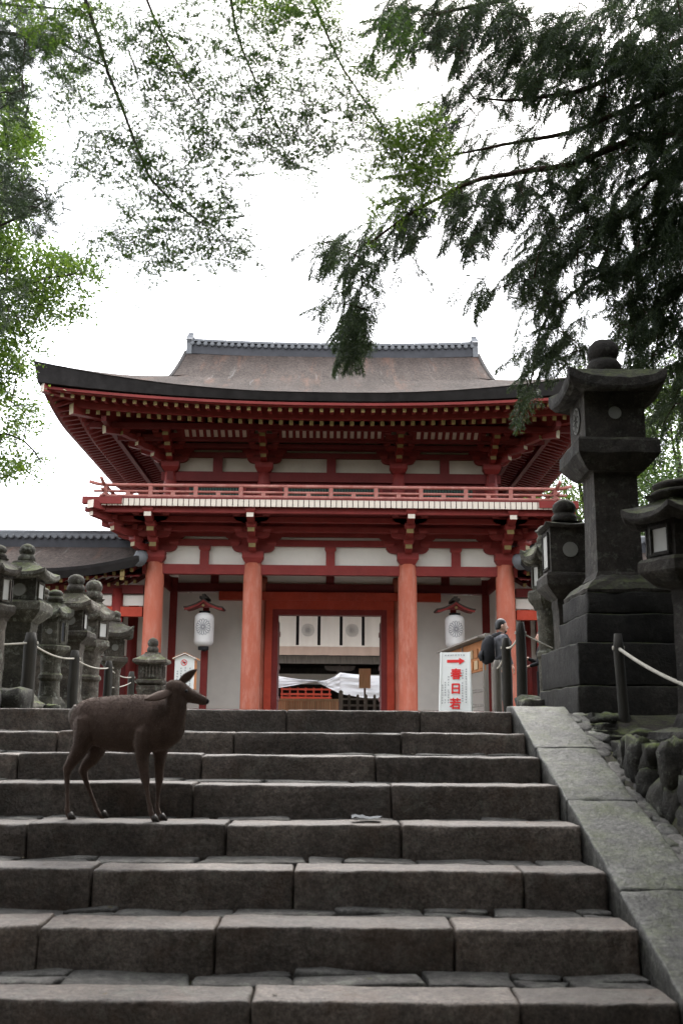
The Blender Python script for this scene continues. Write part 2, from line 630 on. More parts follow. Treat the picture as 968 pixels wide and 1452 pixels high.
# ------------------------------------------------------------------ stairs
stairs = thing('stone_stairs', 'wide flight of worn granite steps climbing to the gate', None, (0, 4, 0))
stairs['kind'] = 'structure'
JOINTS = {0: [-230, 160, 408, 597], 1: [-170, 86, 335, 571], 2: [-240, 33, 290, 535], 3: [-300, 5, 280, 557], 4: [-210, 53, 328, 571],
          5: [-120, 145, 422, 739], 6: [-140, 78, 317, 643], 7: [-330, 367, 730], 8: [-200, 200, 560], 9: [-100, 300, 700]}
sd = 0
for k in range(10):
    Y, z = STEP_Y[k], STEP_Z[k]
    zb = (STEP_Z[k + 1] if k < 9 else 0) - .06
    cuts = [SX0] + [min(max((p - 468) * Y / 1444, SX0 + .3), SX1 - .3) for p in JOINTS[k]] + [SX1]
    dp = .25 + .025 * random.uniform(-1, 1)
    for a, b in zip(cuts[:-1], cuts[1:]):
        if b - a < .1:
            continue
        sd += 1
        dz, dy = random.uniform(-.008, .006), random.uniform(-.012, .012)
        m = rough_block(a + .004, b - .004, Y + dy, Y + dp + .05, zb, z + dz, .04, .016, .0042, 8, sd)
        # worn, sagging tread edge
        for i, p in enumerate(m.v):
            if p[2] > z - .05:
                m.v[i] = (p[0], p[1] + .008 * noise.noise(Vector((p[0] * 1.4, sd, 1))), p[2] + .007 * noise.noise(Vector((p[0] * 1.1, sd, 3))))
        o = m.build('step_stone', M['step'], stairs, True)
    # loose flags packed behind each kerb
    if k >= 1:
        y0, y1 = Y + dp + .055, STEP_Y[k - 1] + .03
        x = SX0
        while x < SX1 - .05:
            wd = random.uniform(.22, .62)
            x2 = min(x + wd, SX1)
            if SX1 - x2 < .12:
                x2 = SX1
            sk0, sk1 = random.uniform(-.06, .06), random.uniform(-.06, .06)
            ym = y0 + (y1 - y0) * random.uniform(.4, .65)
            rows = [(y0, ym), (ym, y1)] if random.random() < .45 else [(y0 + random.uniform(-.02, .02), y1)]
            for (ya, yb) in rows:
                sd += 1
                g_ = random.uniform(.006, .016)
                top = z - random.uniform(-.003, .016)
                n = 5
                poly = []
                for (u, v) in [(0, 0), (.5, 0), (1, 0), (1, .5), (1, 1), (.5, 1), (0, 1), (0, .5)]:
                    px = x + g_ + (x2 - x - 2 * g_) * u + (sk0 if u == 0 else sk1 if u == 1 else 0) * (v - .5) * .8
                    py = ya + g_ + (yb - ya - 2 * g_) * v
                    jx = .02 if u == .5 or v == .5 else .012
                    poly.append((min(max(px + random.uniform(-jx, jx), SX0), SX1), py + random.uniform(-jx, jx) * .8))
                c = (sum(p[0] for p in poly) / 8, sum(p[1] for p in poly) / 8)
                tilt = random.uniform(-.16, .16)
                m = MB()
                rings = []
                for (s, h) in ((1.0, -.12), (1.0, -.014), (.985, -.004), (.94, 0), (.5, .004)):
                    rings.append([(c[0] + (q[0] - c[0]) * s, c[1] + (q[1] - c[1]) * s, top + h + tilt * (q[0] - c[0]) * .3 + random.uniform(-.002, .002)) for q in poly])
                m.rings(rings, True)
                m.build('paving_flag', M['cobble'], stairs, True)
            x = x2
# earth between and under the flags
m = MB()
for k in range(1, 10):
    m.box(SX0 + .01, SX1 - .01, STEP_Y[k] + .25, STEP_Y[k - 1] + .1, STEP_Z[k] - .3, STEP_Z[k] - .045)
m.build('packed_earth', M['soil'], stairs)

# sloping side slabs of the stairs
for side in (1, -1):
    name = 'side_ramp'
    ra = thing(name, 'sloping granite side slab along the edge of the steps beside the pedestal' if side > 0 else 'sloping granite side slab on the far left of the steps', None, (1.7 if side > 0 else -3.6, 5, 0))
    ra['kind'] = 'structure'
    cuts = [8.62, 7.42, 6.52, 5.42, 4.2, 3.0, 2.2]
    for b, a in zip(cuts[:-1], cuts[1:]):
        sd += 1
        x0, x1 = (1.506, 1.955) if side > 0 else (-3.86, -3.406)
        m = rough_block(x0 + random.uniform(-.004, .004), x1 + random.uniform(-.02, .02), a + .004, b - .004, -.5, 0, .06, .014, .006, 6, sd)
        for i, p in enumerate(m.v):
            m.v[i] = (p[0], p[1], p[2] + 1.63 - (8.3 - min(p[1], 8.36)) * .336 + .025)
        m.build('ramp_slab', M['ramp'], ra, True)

# rough rocks and cobbles that hold the bank beside the ramp
def rock_mesh(name, c, r, seed, mat, amp=.22, parent=None, n=12, flat=0.0):
    m = MB()
    rings = []
    for i in range(n // 2 + 1):
        th = math.pi * i / (n // 2)
        rings.append([Vector((math.sin(th) * math.cos(a), math.sin(th) * math.sin(a), -math.cos(th))) for a in [2 * math.pi * j / n for j in range(n)]])
    out = []
    for ring in rings:
        q = []
        for d in ring:
            # blocky spheroid
            s = 1 / max(max(abs(d.x), abs(d.y), abs(d.z)), .62) ** .7
            k = s * (1 + amp * noise.noise(d * 1.3 + Vector((seed * 9.1, seed, 0))) + amp * .5 * noise.noise(d * 3.1 + Vector((seed, 0, seed * 4))))
            q.append((c[0] + d.x * r[0] * k, c[1] + d.y * r[1] * k, c[2] + d.z * r[2] * k))
        out.append(q)
    m.rings(out, True)
    return m.build(name, mat, parent, True)


bank = thing('rock_edging', 'row of rough mossy rocks holding the earth bank beside the ramp', None, (2.15, 6, 1))
bank['kind'] = 'structure'
y = 8.35
i = 0
while y > 3.6:
    ln = random.uniform(.16, .30)
    zt = max(.02 + 1.40 * smooth(1.2, 6.2, y), nose(y)) - random.uniform(.0, .05)
    zb = nose(y) - .10
    k = max(1, int(round((zt - zb) / .20)))
    for q in range(k):
        i += 1
        hh = (zt - zb) / k
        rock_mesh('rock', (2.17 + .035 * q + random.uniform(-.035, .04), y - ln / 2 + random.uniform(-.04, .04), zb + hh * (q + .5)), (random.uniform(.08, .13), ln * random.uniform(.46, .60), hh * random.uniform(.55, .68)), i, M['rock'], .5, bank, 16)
    if random.random() < .6:
        i += 1
        rock_mesh('rock', (2.36 + random.uniform(-.05, .12), y - ln / 2 + .05, zt - .04), (random.uniform(.10, .2), random.uniform(.10, .18), .06), i, M['rock'], .4, bank, 12)
    y -= ln * .92
# uneven flat cobbles bedded along the ramp
y = 8.3
while y > 3.4:
    for q in range(2):
        if random.random() < .15:
            continue
        i += 1
        rr = random.uniform(.04, .085)
        yc = y + random.uniform(-.05, .05)
        c_ = (1.99 + q * .075 + random.uniform(-.03, .03), yc, nose(yc) - .028 - random.uniform(0, .016))
        m = MB()
        n = 9
        poly = [(c_[0] + rr * 1.1 * (1 + .3 * random.uniform(-1, 1)) * math.cos(2 * math.pi * j / n), c_[1] + rr * 1.3 * (1 + .3 * random.uniform(-1, 1)) * math.sin(2 * math.pi * j / n)) for j in range(n)]
        m.rings([[(c_[0] + (p[0] - c_[0]) * s_, c_[1] + (p[1] - c_[1]) * s_, c_[2] + h_ + .336 * (p[1] - c_[1]) * s_ + random.uniform(-.003, .003)) for p in poly] for s_, h_ in ((1, -.05), (1, .0), (.93, .014), (.7, .02), (.3, .022))])
        m.build('cobble', M['cobble'] if random.random() < .6 else M['ramp'], bank, True)
    y -= .105

# ------------------------------------------------------------------ the gate
GY, GM, GB = 28.8, 31.6, 36.0           # front, middle and rear rows of columns
POD = 1.78
CX = (-5.1, -2.25, 2.25, 5.1)
gate = thing('shrine_gate', 'two storey vermilion shrine gate with balcony and thick bark roof', 'gate', (0, GM, POD))

m = MB()
m.box(-6.3, 6.3, GY - 1.1, GB + 1.1, 1.5, POD)
m.build('stone_platform', M['podium'], gate)


def column(x, y, r, z0, z1, mat, name='column'):
    m = MB()
    zs = [z0, z0 + .1, (z0 + z1) * .5, z1 - .25, z1]
    m.tube([(x, y, z) for z in zs], [r, r, r, r * .985, r * .93], 24)
    return m.build(name, mat, gate, True)


for yy in (GY, GM, GB):
    for x in CX:
        if yy == GM and abs(x) > 4:
            continue
        column(x, yy, .275, POD + .1, 6.13, M['verm'])
        m = MB()
        m.tube([(x, yy, POD), (x, yy, POD + .06), (x, yy, POD + .11)], [.42, .42, .33], 20)
        m.build('column_base', M['podium'], gate, True)
for s in (-1, 1):
    m = MB()
    m.box(s * 4.96 - .13, s * 4.96 + .13, GM - .12, GM + .12, POD, 6.1)
    m.build('wall_post', M['red'], gate)

# --- ground-floor walls and the doorway (middle row)
for s in (-1, 1):
    a, b = sorted((s * 2.5, s * 4.83))
    MB().box(a, b, GM - .04, GM + .04, POD, 5.62).build('plaster_wall', M['plaster'], gate)
    a, b = sorted((s * 5.06, s * 5.12))
    MB().box(a, b, GY + .27, GM - .12, POD, 5.62).build('plaster_wall', M['plaster'], gate)
    MB().box(a, b, GM + .12, GB - .27, POD, 5.62).build('plaster_wall', M['plaster'], gate)
    MB().box(a - .06, b + .06, GY + .26, GB - .26, 5.62, 5.86).build('side_beam', M['red'], gate)
    MB().box(a, b, GY + .26, GB - .26, 5.86, 6.6).build('plaster_wall', M['plaster'], gate)
    MB().box(a - .05, b + .05, GY + .26, GB - .26, POD, POD + .2).build('sill_beam', M['red'], gate)
    a, b = sorted((s * 2.5, s * 4.83))
    MB().box(a, b, GM - .09, GM + .09, POD, POD + .22).build('sill_beam', M['red'], gate)
    # door jambs, stepped
    a, b = sorted((s * 1.62, s * 1.80))
    MB().box(a, b, GM - .20, GM + .2, POD, 4.93).build('door_jamb', M['red'], gate)
    a, b = sorted((s * 1.80, s * 2.02))
    MB().box(a, b, GM - .24, GM + .2, POD, 5.38).build('door_jamb', M['red_bright'], gate)
    # open door leaf folded back behind the jamb
    a, b = sorted((s * 1.66, s * 1.76))
    dl = sub('door_leaf', gate)
    MB().box(a, b, GM + .22, GM + 1.75, POD + .15, 4.85).build('door_panel', M['red_dark'], dl)
    for zz in (2.3, 3.3, 4.4):
        a, b = sorted((s * 1.63, s * 1.66))
        MB().box(a, b, GM + .24, GM + 1.73, zz, zz + .14).build('door_rail', M['red'], dl)
MB().box(-1.80, 1.80, GM - .20, GM + .2, 4.93, 5.10).build('door_lintel', M['red'], gate)
MB().box(-1.80, 1.80, GM - .25, GM + .2, 5.10, 5.38).build('door_lintel', M['red_bright'], gate)
MB().box(-3.5, 3.5, GM - .30, GM + .2, 5.38, 5.64).build('door_head_beam', M['red_bright'], gate)
MB().box(-4.83, 4.83, GM - .16, GM + .16, 5.66, 5.92).build('tie_beam', M['red_dark'], gate)
MB().box(-4.83, 4.83, GM - .03, GM + .03, 5.92, 6.62).build('plaster_wall', M['plaster'], gate)
for x in (-3.67, 0, 3.67):
    MB().box(x - .13, x + .13, GM - .1, GM + .06, 5.92, 6.5).build('strut', M['red_dark'], gate)
MB().box(-4.9, 4.9, GM - .14, GM + .14, 6.62, 6.86).build('tie_beam', M['red_dark'], gate)
# coffered ceiling boards of the passage
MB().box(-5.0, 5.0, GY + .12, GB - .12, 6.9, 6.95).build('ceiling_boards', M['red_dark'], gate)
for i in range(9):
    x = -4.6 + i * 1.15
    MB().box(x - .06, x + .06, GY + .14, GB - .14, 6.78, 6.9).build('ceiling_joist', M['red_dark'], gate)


def arm_outline(half, h, rise):
    """boat shaped bracket arm: flat top, ends curved up from below"""
    pts = [(-half, h), (-half, rise)]
    n = 5
    for i in range(n + 1):
        t = i / n
        pts.append((-half + .02 + (half * .42) * (1 - math.cos(t * math.pi / 2)), rise * (1 - math.sin(t * math.pi / 2))))
    pts += [(-x, z) for x, z in reversed(pts)]
    return pts


def block_mesh(w, h, mat):
    m = MB()
    def sq(s, z):
        return [(-s, -s, z), (s, -s, z), (s, s, z), (-s, s, z)]
    m.rings([sq(w * .34, 0), sq(w * .42, h * .22), sq(w / 2, h * .45), sq(w / 2, h)])
    return m.mesh('bearing_block', mat)


BLOCK_BIG = block_mesh(.62, .34, M['red'])
BLOCK = block_mesh(.29, .17, M['red'])


def end_arm(width, h, length, tip):
    """arm reaching forward (-y) from the origin; its foot curves up at the tip, painted end"""
    m = MB()
    n = 5
    prof = [(0, 0), (0, h), (-length, h), (-length, h * .45)]
    for i in range(1, n + 1):
        t = i / n
        prof.append((-length + length * .3 * t, h * .45 * (1 - math.sin(t * math.pi / 2))))
    m.prism(prof, 'x', -width / 2, width / 2)
    return m


def end_plate(w, h, mat):
    m = MB()
    m.box(-w / 2, w / 2, -.012, 0, 0, h)
    return m.mesh('end_cap', mat)


def bracket_set(x, y, z, steps, mats_end, side=0, wall_arms=((.62, 0), (.85, .36)), sc=1.0):
    """stepped bracket complex on a column head: blocks, cross arms and forward arms with painted ends.
    steps: (reach, height of arm foot)"""
    b = sub('bracket_set', gate)
    piece('bearing_block', BLOCK_BIG, (x, y, z), b, scale=(sc, sc, sc))
    z0 = z + .34 * sc
    for (half, dz) in wall_arms:
        m = MB()
        m.prism([(x + a * 1, z0 + dz * sc + c) for a, c in arm_outline(half * sc, .2 * sc, .12 * sc)], 'y', y - .1, y + .1)
        m.build('bracket_arm', M['red'], b)
        for a in (-half * .86 * sc, 0, half * .86 * sc):
            piece('bearing_block', BLOCK, (x + a, y, z0 + dz * sc + .2 * sc), b, scale=(sc, sc, sc))
    dirs = [(0, -1)]
    if side:
        dirs += [(side, 0), (side * .7071, -.7071)]
    for (dx, dy) in dirs:
        diag = abs(dx) > .1 and abs(dy) > .1
        ang = math.atan2(-dx, -dy) if not (dx == 0 and dy == -1) else 0
        ang = math.atan2(dx, -dy)
        for i, (reach, dz) in enumerate(steps):
            L = reach * (1.414 if diag else 1)
            wdt = .2 * sc
            am = end_arm(wdt, .2 * sc, L + .1, None).mesh('forward_arm', M['red'])
            piece('bracket_arm', am, (x, y, z0 + dz), b, (0, 0, ang))
            ep = end_plate(wdt * .98, .12 * sc, mats_end[i])
            tipx, tipy = x + dx * (L + .1), y + dy * (L + .1)
            piece('end_cap', ep, (tipx, tipy, z0 + dz + .085 * sc), b, (0, 0, ang))
            bx, by = x + dx * L, y + dy * L
            piece('bearing_block', BLOCK, (bx, by, z0 + dz + .2 * sc), b, (0, 0, ang), (sc, sc, sc))
            if i < len(steps) - 1 and not diag:
                m = MB()
                half = .5 * sc
                if abs(dy) > .5:
                    m.prism([(bx + a, z0 + dz + .37 * sc + c) for a, c in arm_outline(half, .17 * sc, .1 * sc)], 'y', by - .08, by + .08)
                else:
                    m.prism([(by + a, z0 + dz + .37 * sc + c) for a, c in arm_outline(half, .17 * sc, .1 * sc)], 'x', bx - .08, bx + .08)
                m.build('bracket_arm', M['red'], b)
                for a in (-half * .84, half * .84):
                    px, py = (bx + a, by) if abs(dy) > .5 else (bx, by + a)
                    piece('bearing_block', BLOCK, (px, py, z0 + dz + .54 * sc), b, None, (sc * .85, sc * .85, sc * .85))
    return b


# --- lower entablature on the front and rear rows
LOW_STEPS = [(.5, -.02), (1.0, .34), (1.5, .66)]
for yy in (GY, GB):
    MB().box(-5.45, 5.45, yy - .12, yy + .12, 5.80, 6.08).build('tie_beam', M['red'], gate)
    MB().box(-5.0, 5.0, yy + .02, yy + .08, 6.08, 7.42).build('plaster_wall', M['plaster'], gate)
    for (za, zb) in ((6.64, 6.83), (6.92, 7.10), (7.17, 7.40)):
        MB().box(-5.3, 5.3, yy - .09, yy + .12, za, zb).build('wall_beam', M['red'], gate)
    for x in (-3.67, 0, 3.67):
        MB().box(x - .13, x + .13, yy - .10, yy + .02, 6.08, 6.47).build('strut', M['red'], gate)
        piece('bearing_block', BLOCK, (x, yy - .02, 6.47), gate, scale=(1.15, .8, 1))
for i, x in enumerate(CX):
    bracket_set(x, GY, 6.11, LOW_STEPS, [M['gilt'], M['gilt'], M['white_end']], (-1 if i == 0 else 1 if i == 3 else 0))
# side rows
for s in (-1, 1):
    x = s * 5.1
    MB().box(x - .1, x + .1, GY, GB, 5.82, 6.06).build('tie_beam', M['red'], gate)
    MB().box(x - .04, x + .04, GY + .2, GB - .2, 6.6, 7.42).build('plaster_wall', M['plaster'], gate)
    for (za, zb) in ((6.645, 6.825), (6.925, 7.095), (7.175, 7.395)):
        MB().box(x - .085, x + .085, GY - .4, GB + .4, za, zb).build('wall_beam', M['red'], gate)
# longitudinal purlins carried by the steps
for (rc, za, zb) in ((.5, 6.98, 7.13), (1.0, 7.16, 7.30), (1.5, 7.31, 7.45)):
    wx = 5.1 + rc
    for yy in (GY - rc, GB + rc):
        MB().box(-wx - .25, wx + .25, yy - .08, yy + .08, za, zb).build('purlin', M['red'], gate)
    for s in (-1, 1):
        MB().box(s * wx - .075, s * wx + .075, GY - rc - .25, GB + rc + .25, za + .002, zb - .002).build('purlin', M['red'], gate)

# --- balcony: joists with white painted ends, boards, railing
BX, BY0, BY1 = 6.52, GY - 1.72, GB + 1.72
jm = MB().box(-.065, .065, 0, 1.5, 0, .2, 0, 1).mesh('joist', [M['red'], M['white_end']])
n = int(2 * BX / .152)
for i in range(n + 1):
    x = -BX + .07 + i * (2 * BX - .14) / n
    piece('balcony_joist', jm, (x, BY0, 7.46), gate)
n2 = int((BY1 - BY0) / .152)
for s in (-1, 1):
    for i in range(5, n2 - 4):
        y = BY0 + .07 + i * (BY1 - BY0 - .14) / n2
        piece('balcony_joist', jm, (s * (BX + .02), y, 7.462), gate, (0, 0, s * math.pi / 2))
m = MB()
m.box(-BX + .02, BX - .02, BY0 + .05, BY1 - .05, 7.668, 7.72)
m.build('balcony_boards', M['red_dark'], gate)
MB().box(-BX + .0, BX - .0, BY0 + 1.3, BY0 + 1.4, 7.44, 7.455).build('soffit_board', M['red_dark'], gate)
MB().box(-BX + .3, BX - .3, BY0 + .35, BY1 - .35, 7.452, 7.459).build('soffit_board', M['red_dark'], gate)
for sx in (-1, 1):
    MB().beam((sx * 5.6, GY - .5, 7.42), (sx * (BX + .12), BY0 - .12, 7.47), .26, .22, 0, 1).build('corner_beam', [M['red'], M['white_end']], gate)
    MB().beam((sx * 5.8, BY0 + .06, 7.6), (sx * (BX + .38), BY0 + .06, 7.6), .2, .2, 0, 1).build('corner_beam', [M['red'], M['white_end']], gate)

rail = sub('balcony_railing', gate)
RX, RY0, RY1 = 6.34, BY0 + .12, BY1 - .12


def upturn(ax, s, z, extra, up):
    return z


for (z, r_, ext) in ((8.07, .05, .42), (7.89, .038, .28), (7.755, .05, .12)):
    for yy in (RY0, RY1):
        pts = [(-RX - ext, yy, z + .09 * (ext > .3)), (-RX - ext * .5, yy, z + .03 * (ext > .3)), (-RX, yy, z), (0, yy, z), (RX, yy, z), (RX + ext * .5, yy, z + .03 * (ext > .3)), (RX + ext, yy, z + .09 * (ext > .3))]
        MB().tube(pts, r_, 8, (0, 0, 1)).build('rail', M['rail'], rail, True)
    for s in (-1, 1):
        pts = [(s * RX, RY0 - ext, z + .012 + .09 * (ext > .3)), (s * RX, RY0 - ext * .5, z + .012 + .03 * (ext > .3)), (s * RX, RY0, z + .012), (s * RX, RY1, z + .012), (s * RX, RY1 + ext, z + .1)]
        MB().tube(pts, r_, 8, (0, 0, 1)).build('rail', M['rail'], rail, True)
pm = MB().box(-.055, .055, -.05, .05, 0, .31).mesh('post', M['rail'])
sm = MB().box(-.06, .06, -.045, .045, 0, .13).mesh('short_post', M['rail'])
for yy in (RY0, RY1):
    for i in range(11):
        x = -6.3 + i * 1.26
        if abs(x) < RX + .1:
            piece('rail_post', pm, (x, yy, 7.73), rail)
        if i < 10:
            piece('short_post', sm, (x + .63, yy, 7.74), rail)
for s in (-1, 1):
    for i in range(1, 7):
        piece('rail_post', pm, (s * RX, RY0 + i * (RY1 - RY0) / 7, 7.73), rail, (0, 0, math.pi / 2))

# --- upper storey
UY0, UY1, UXC = GY + .4, GB - .4, (-4.83, -2.02, 2.02, 4.83)
for yy in (UY0, UY1):
    for x in UXC:
        column(x, yy, .2, 7.72, 9.0, M['red'], 'upper_column')
    MB().box(-4.83, 4.83, yy + .0, yy + .06, 7.7, 9.0).build('board_wall', M['red_dark'], gate)
    MB().box(-5.1, 5.1, yy - .1, yy + .1, 8.68, 8.95).build('tie_beam', M['red_dark'], gate)
    MB().box(-4.9, 4.9, yy + .01, yy + .07, 8.95, 10.3).build('plaster_wall', M['plaster_upper'], gate)
    for (za, zb) in ((9.42, 9.58), (9.66, 9.85)):
        MB().box(-5.1, 5.1, yy - .09, yy + .1, za, zb).build('wall_beam', M['red_dark'], gate)
    for x in (-3.42, 0, 3.42):
        MB().box(x - .14, x + .14, yy - .1, yy, 8.95, 9.42).build('strut', M['red_dark'], gate)
    if yy == UY0:
        for (a, b) in ((-4.5, -2.4), (-1.7, 1.7), (2.4, 4.5)):
            wn = sub('lattice_window', gate)
            MB().box(a + .25, b - .25, yy - .03, yy - .01, 7.8, 8.5).build('window_back', M['tile_dark'], wn)
            k = int((b - a - .5) / .085)
            lm = MB().box(-.022, .022, -.025, 0, 0, .7).mesh('slat', M['green_slat'])
            for i in range(k + 1):
                piece('slat', lm, (a + .27 + i * (b - a - .54) / k, yy - .03, 7.8), wn)
            MB().box(a + .15, b - .15, yy - .08, yy - .005, 8.5, 8.6).build('window_frame', M['red'], wn)
            for xx in (a + .15, b - .25):
                MB().box(xx, xx + .1, yy - .08, yy - .005, 7.75, 8.5).build('window_frame', M['red'], wn)
for s in (-1, 1):
    x = s * 4.83
    MB().box(x - .03, x + .03, UY0, UY1, 7.7, 10.3).build('board_wall', M['red_dark'], gate)
    for (za, zb) in ((8.685, 8.945), (9.425, 9.575), (9.665, 9.845)):
        MB().box(x - .09, x + .09, UY0 - .2, UY1 + .2, za, zb).build('wall_beam', M['red_dark'], gate)
UP_STEPS = [(.42, 0), (.82, .22), (1.2, .42)]
for i, x in enumerate(UXC):
    bracket_set(x, UY0, 8.96, UP_STEPS, [M['gilt'], M['gilt'], M['gilt']], (-1 if i == 0 else 1 if i == 3 else 0), ((.6, 0), (.78, .3)), .86)
for (rc, za, zb) in ((.42, 9.62, 9.74), (.82, 9.78, 9.88)):
    MB().box(-4.83 - rc - .2, 4.83 + rc + .2, UY0 - rc - .07, UY0 - rc + .07, za, zb).build('purlin', M['red_dark'], gate)
    for s in (-1, 1):
        MB().box(s * (4.83 + rc) - .065, s * (4.83 + rc) + .065, UY0 - rc - .2, UY1 + rc + .2, za + .002, zb - .002).build('purlin', M['red_dark'], gate)
# coved strip of white boards between red ribs
CV0, CV1 = (UY0 - .85, 9.80), (UY0 - 1.22, 10.02)
rm = MB()
rm.beam((0, CV0[0] - .02, CV0[1]), (0, CV1[0] - .02, CV1[1]), .095, .06)
rib = rm.mesh('rib', M['red_dark'])
for (a, b) in ((-4.35, -2.45), (-1.5, 1.5), (2.45, 4.35)):
    cv = sub('coved_board', gate)
    P = [[(a, CV0[0], CV0[1]), (a, CV1[0], CV1[1])], [(b, CV0[0], CV0[1]), (b, CV1[0], CV1[1])]]
    MB().grid(P).build('white_board', M['white_end'], cv)
    k = int(round((b - a) / .205))
    for i in range(k + 1):
        piece('rib', rib, (a + (b - a) * i / k, 0, 0), cv)
MB().box(-6.3, 6.3, UY0 - .86, UY0 - .80, 9.70, 9.82).build('cove_rail', M['red_dark'], gate)

# --- eaves: two tiers of rafters with gilded ends, boards and hip rafters
RM = 32.4
HA, HB = 8.1, 6.3                         # half width and half depth of the roof plan


def hrise(c, s, amt, dec=7.5):
    """how much the eave line is lifted near the corners"""
    return amt * max(0, 1 - c / dec) ** 2 * max(0, 1 - s / 4.2) ** 1.5


def eave_z(s, c):            # underside line of the roof at distance s from the eave, c from the hip
    return 10.27 + .2 * s + hrise(c, s, .42)


base_len, fly_len = 2.1, 1.35
bm_ = MB()
bm_.beam((0, 0, 0), (0, base_len, .28 * base_len), .11, .13, 0, None)
bm_.m[0] = 1
RB = bm_.mesh('base_rafter', [M['red'], M['gilt']])
fm_ = MB()
fm_.beam((0, 0, 0), (0, fly_len, .17 * fly_len), .10, .11, 0, None)
fm_.m[0] = 1
RF = fm_.mesh('flying_rafter', [M['red'], M['gilt']])


def rafter_row(side):
    half = HA if side in ('f', 'b') else HB
    n = int(2 * (half - .35) / .285)
    for i in range(n + 1):
        u = -(half - .35) + i * 2 * (half - .35) / n
        for (me, sdist, dz, nm) in ((RB, .92, 9.875, 'base_rafter'), (RF, .28, 10.06, 'flying_rafter')):
            c = half - abs(u) - .1
            if half - abs(u) < sdist + .05:
                continue
            z = dz + hrise(max(0, c - sdist), sdist, .42, 7.5 if side == 'f' else 3.0)
            # rafters near the corner stop at the hip
            k = min(1, (half - abs(u) - sdist) / (2.0 if nm == 'base_rafter' else 1.3))
            if side == 'f':
                piece(nm, me, (u, RM - HB + sdist, z), gate, None, (1, max(.12, k), 1))
            elif side == 'l':
                piece(nm, me, (-HA + sdist, RM + u, z), gate, (0, 0, -math.pi / 2), (1, max(.12, k), 1))
            elif side == 'r':
                piece(nm, me, (HA - sdist, RM + u, z), gate, (0, 0, math.pi / 2), (1, max(.12, k), 1))


for sd_ in ('f', 'l', 'r'):
    rafter_row(sd_)

# eave boards (kayaoi and kioi) and the boarded soffits
def eave_strip(s0, s1, z0, z1, name, mat, amt=.42):
    for side in range(4):
        half = HA if side % 2 == 0 else HB
        P0, N = [], 40
        sec = []
        for i in range(N + 1):
            t = -1 + 2 * i / N
            ring = []
            for (s, z) in ((s0, z0), (s1, z0), (s1, z1), (s0, z1)):
                e = half - s
                u = t * e
                zz = z + hrise(e - abs(u), s, amt, 7.5 if side % 2 == 0 else 3.0)
                if side == 0:
                    ring.append((u, RM - HB + s, zz))
                elif side == 2:
                    ring.append((-u, RM + HB - s, zz))
                elif side == 1:
                    ring.append((-HA + s, RM - u, zz))
                else:
                    ring.append((HA - s, RM + u, zz))
            sec.append(ring)
        MB().rings(sec).build(name, mat, gate)


eave_strip(.80, .92, 9.95, 10.27, 'eave_board', M['red'])
eave_strip(.16, .28, 10.13, 10.24, 'eave_board', M['red'])
def soffit(s0, z0, s1, z1, name):
    for side in range(4):
        half = HA if side % 2 == 0 else HB
        P = []
        for i in range(41):
            t = -1 + 2 * i / 40
            row = []
            for (s, z) in ((s0, z0), ((s0 + s1) / 2, (z0 + z1) / 2), (s1, z1)):
                e = half - s
                u = t * e
                zz = z + hrise(e - abs(u), s, .42, 7.5 if side % 2 == 0 else 3.0)
                row.append({0: (u, RM - HB + s, zz), 2: (-u, RM + HB - s, zz), 1: (-HA + s, RM - u, zz), 3: (HA - s, RM + u, zz)}[side])
            P.append(row)
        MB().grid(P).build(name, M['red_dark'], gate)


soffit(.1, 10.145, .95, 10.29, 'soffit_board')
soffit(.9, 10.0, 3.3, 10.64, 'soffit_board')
for sx in (-1, 1):
    for sy in (-1, 1):
        ex, ey = sx * HA, RM + sy * HB
        c0 = (sx * (HA - 3.3), RM + sy * (HB - 3.3), 10.35)
        hp = MB()
        hp.beam((ex - sx * .78, ey - sy * .78, 10.18), c0, .22, .3)
        hp.m[0] = 1
        hp.build('hip_rafter', [M['red'], M['gilt']], gate)
        hp = MB()
        hp.beam((ex - sx * .12, ey - sy * .12, 10.57), (ex - sx * 2.3, ey - sy * 2.3, 10.55), .2, .24)
        hp.m[0] = 1
        hp.build('hip_rafter', [M['red'], M['white_end']], gate)
        hp = MB()
        hp.beam((ex - sx * 1.55, ey - sy * 1.55, 9.83), (ex - sx * 3.3, ey - sy * 3.3, 10.1), .18, .24)
        hp.m[0] = 1
        hp.build('tail_rafter', [M['red'], M['gilt']], gate)
MB().box(-7.0, 7.0, RM - HB + 1.62, RM - HB + 1.76, 9.9, 10.06).build('eave_purlin', M['red_dark'], gate)
for s in (-1, 1):
    MB().box(s * 6.45 - .07, s * 6.45 + .07, RM - HB + 1.0, RM + HB - 1.0, 9.902, 10.058).build('eave_purlin', M['red_dark'], gate)

# --- the bark roof (hip and gable)
def roof_h(s):
    return 10.49 + .368 * s + .0312 * s * s


def roof_z(s, c, dec=7.5):
    return roof_h(s) + hrise(c, s, .78, dec)


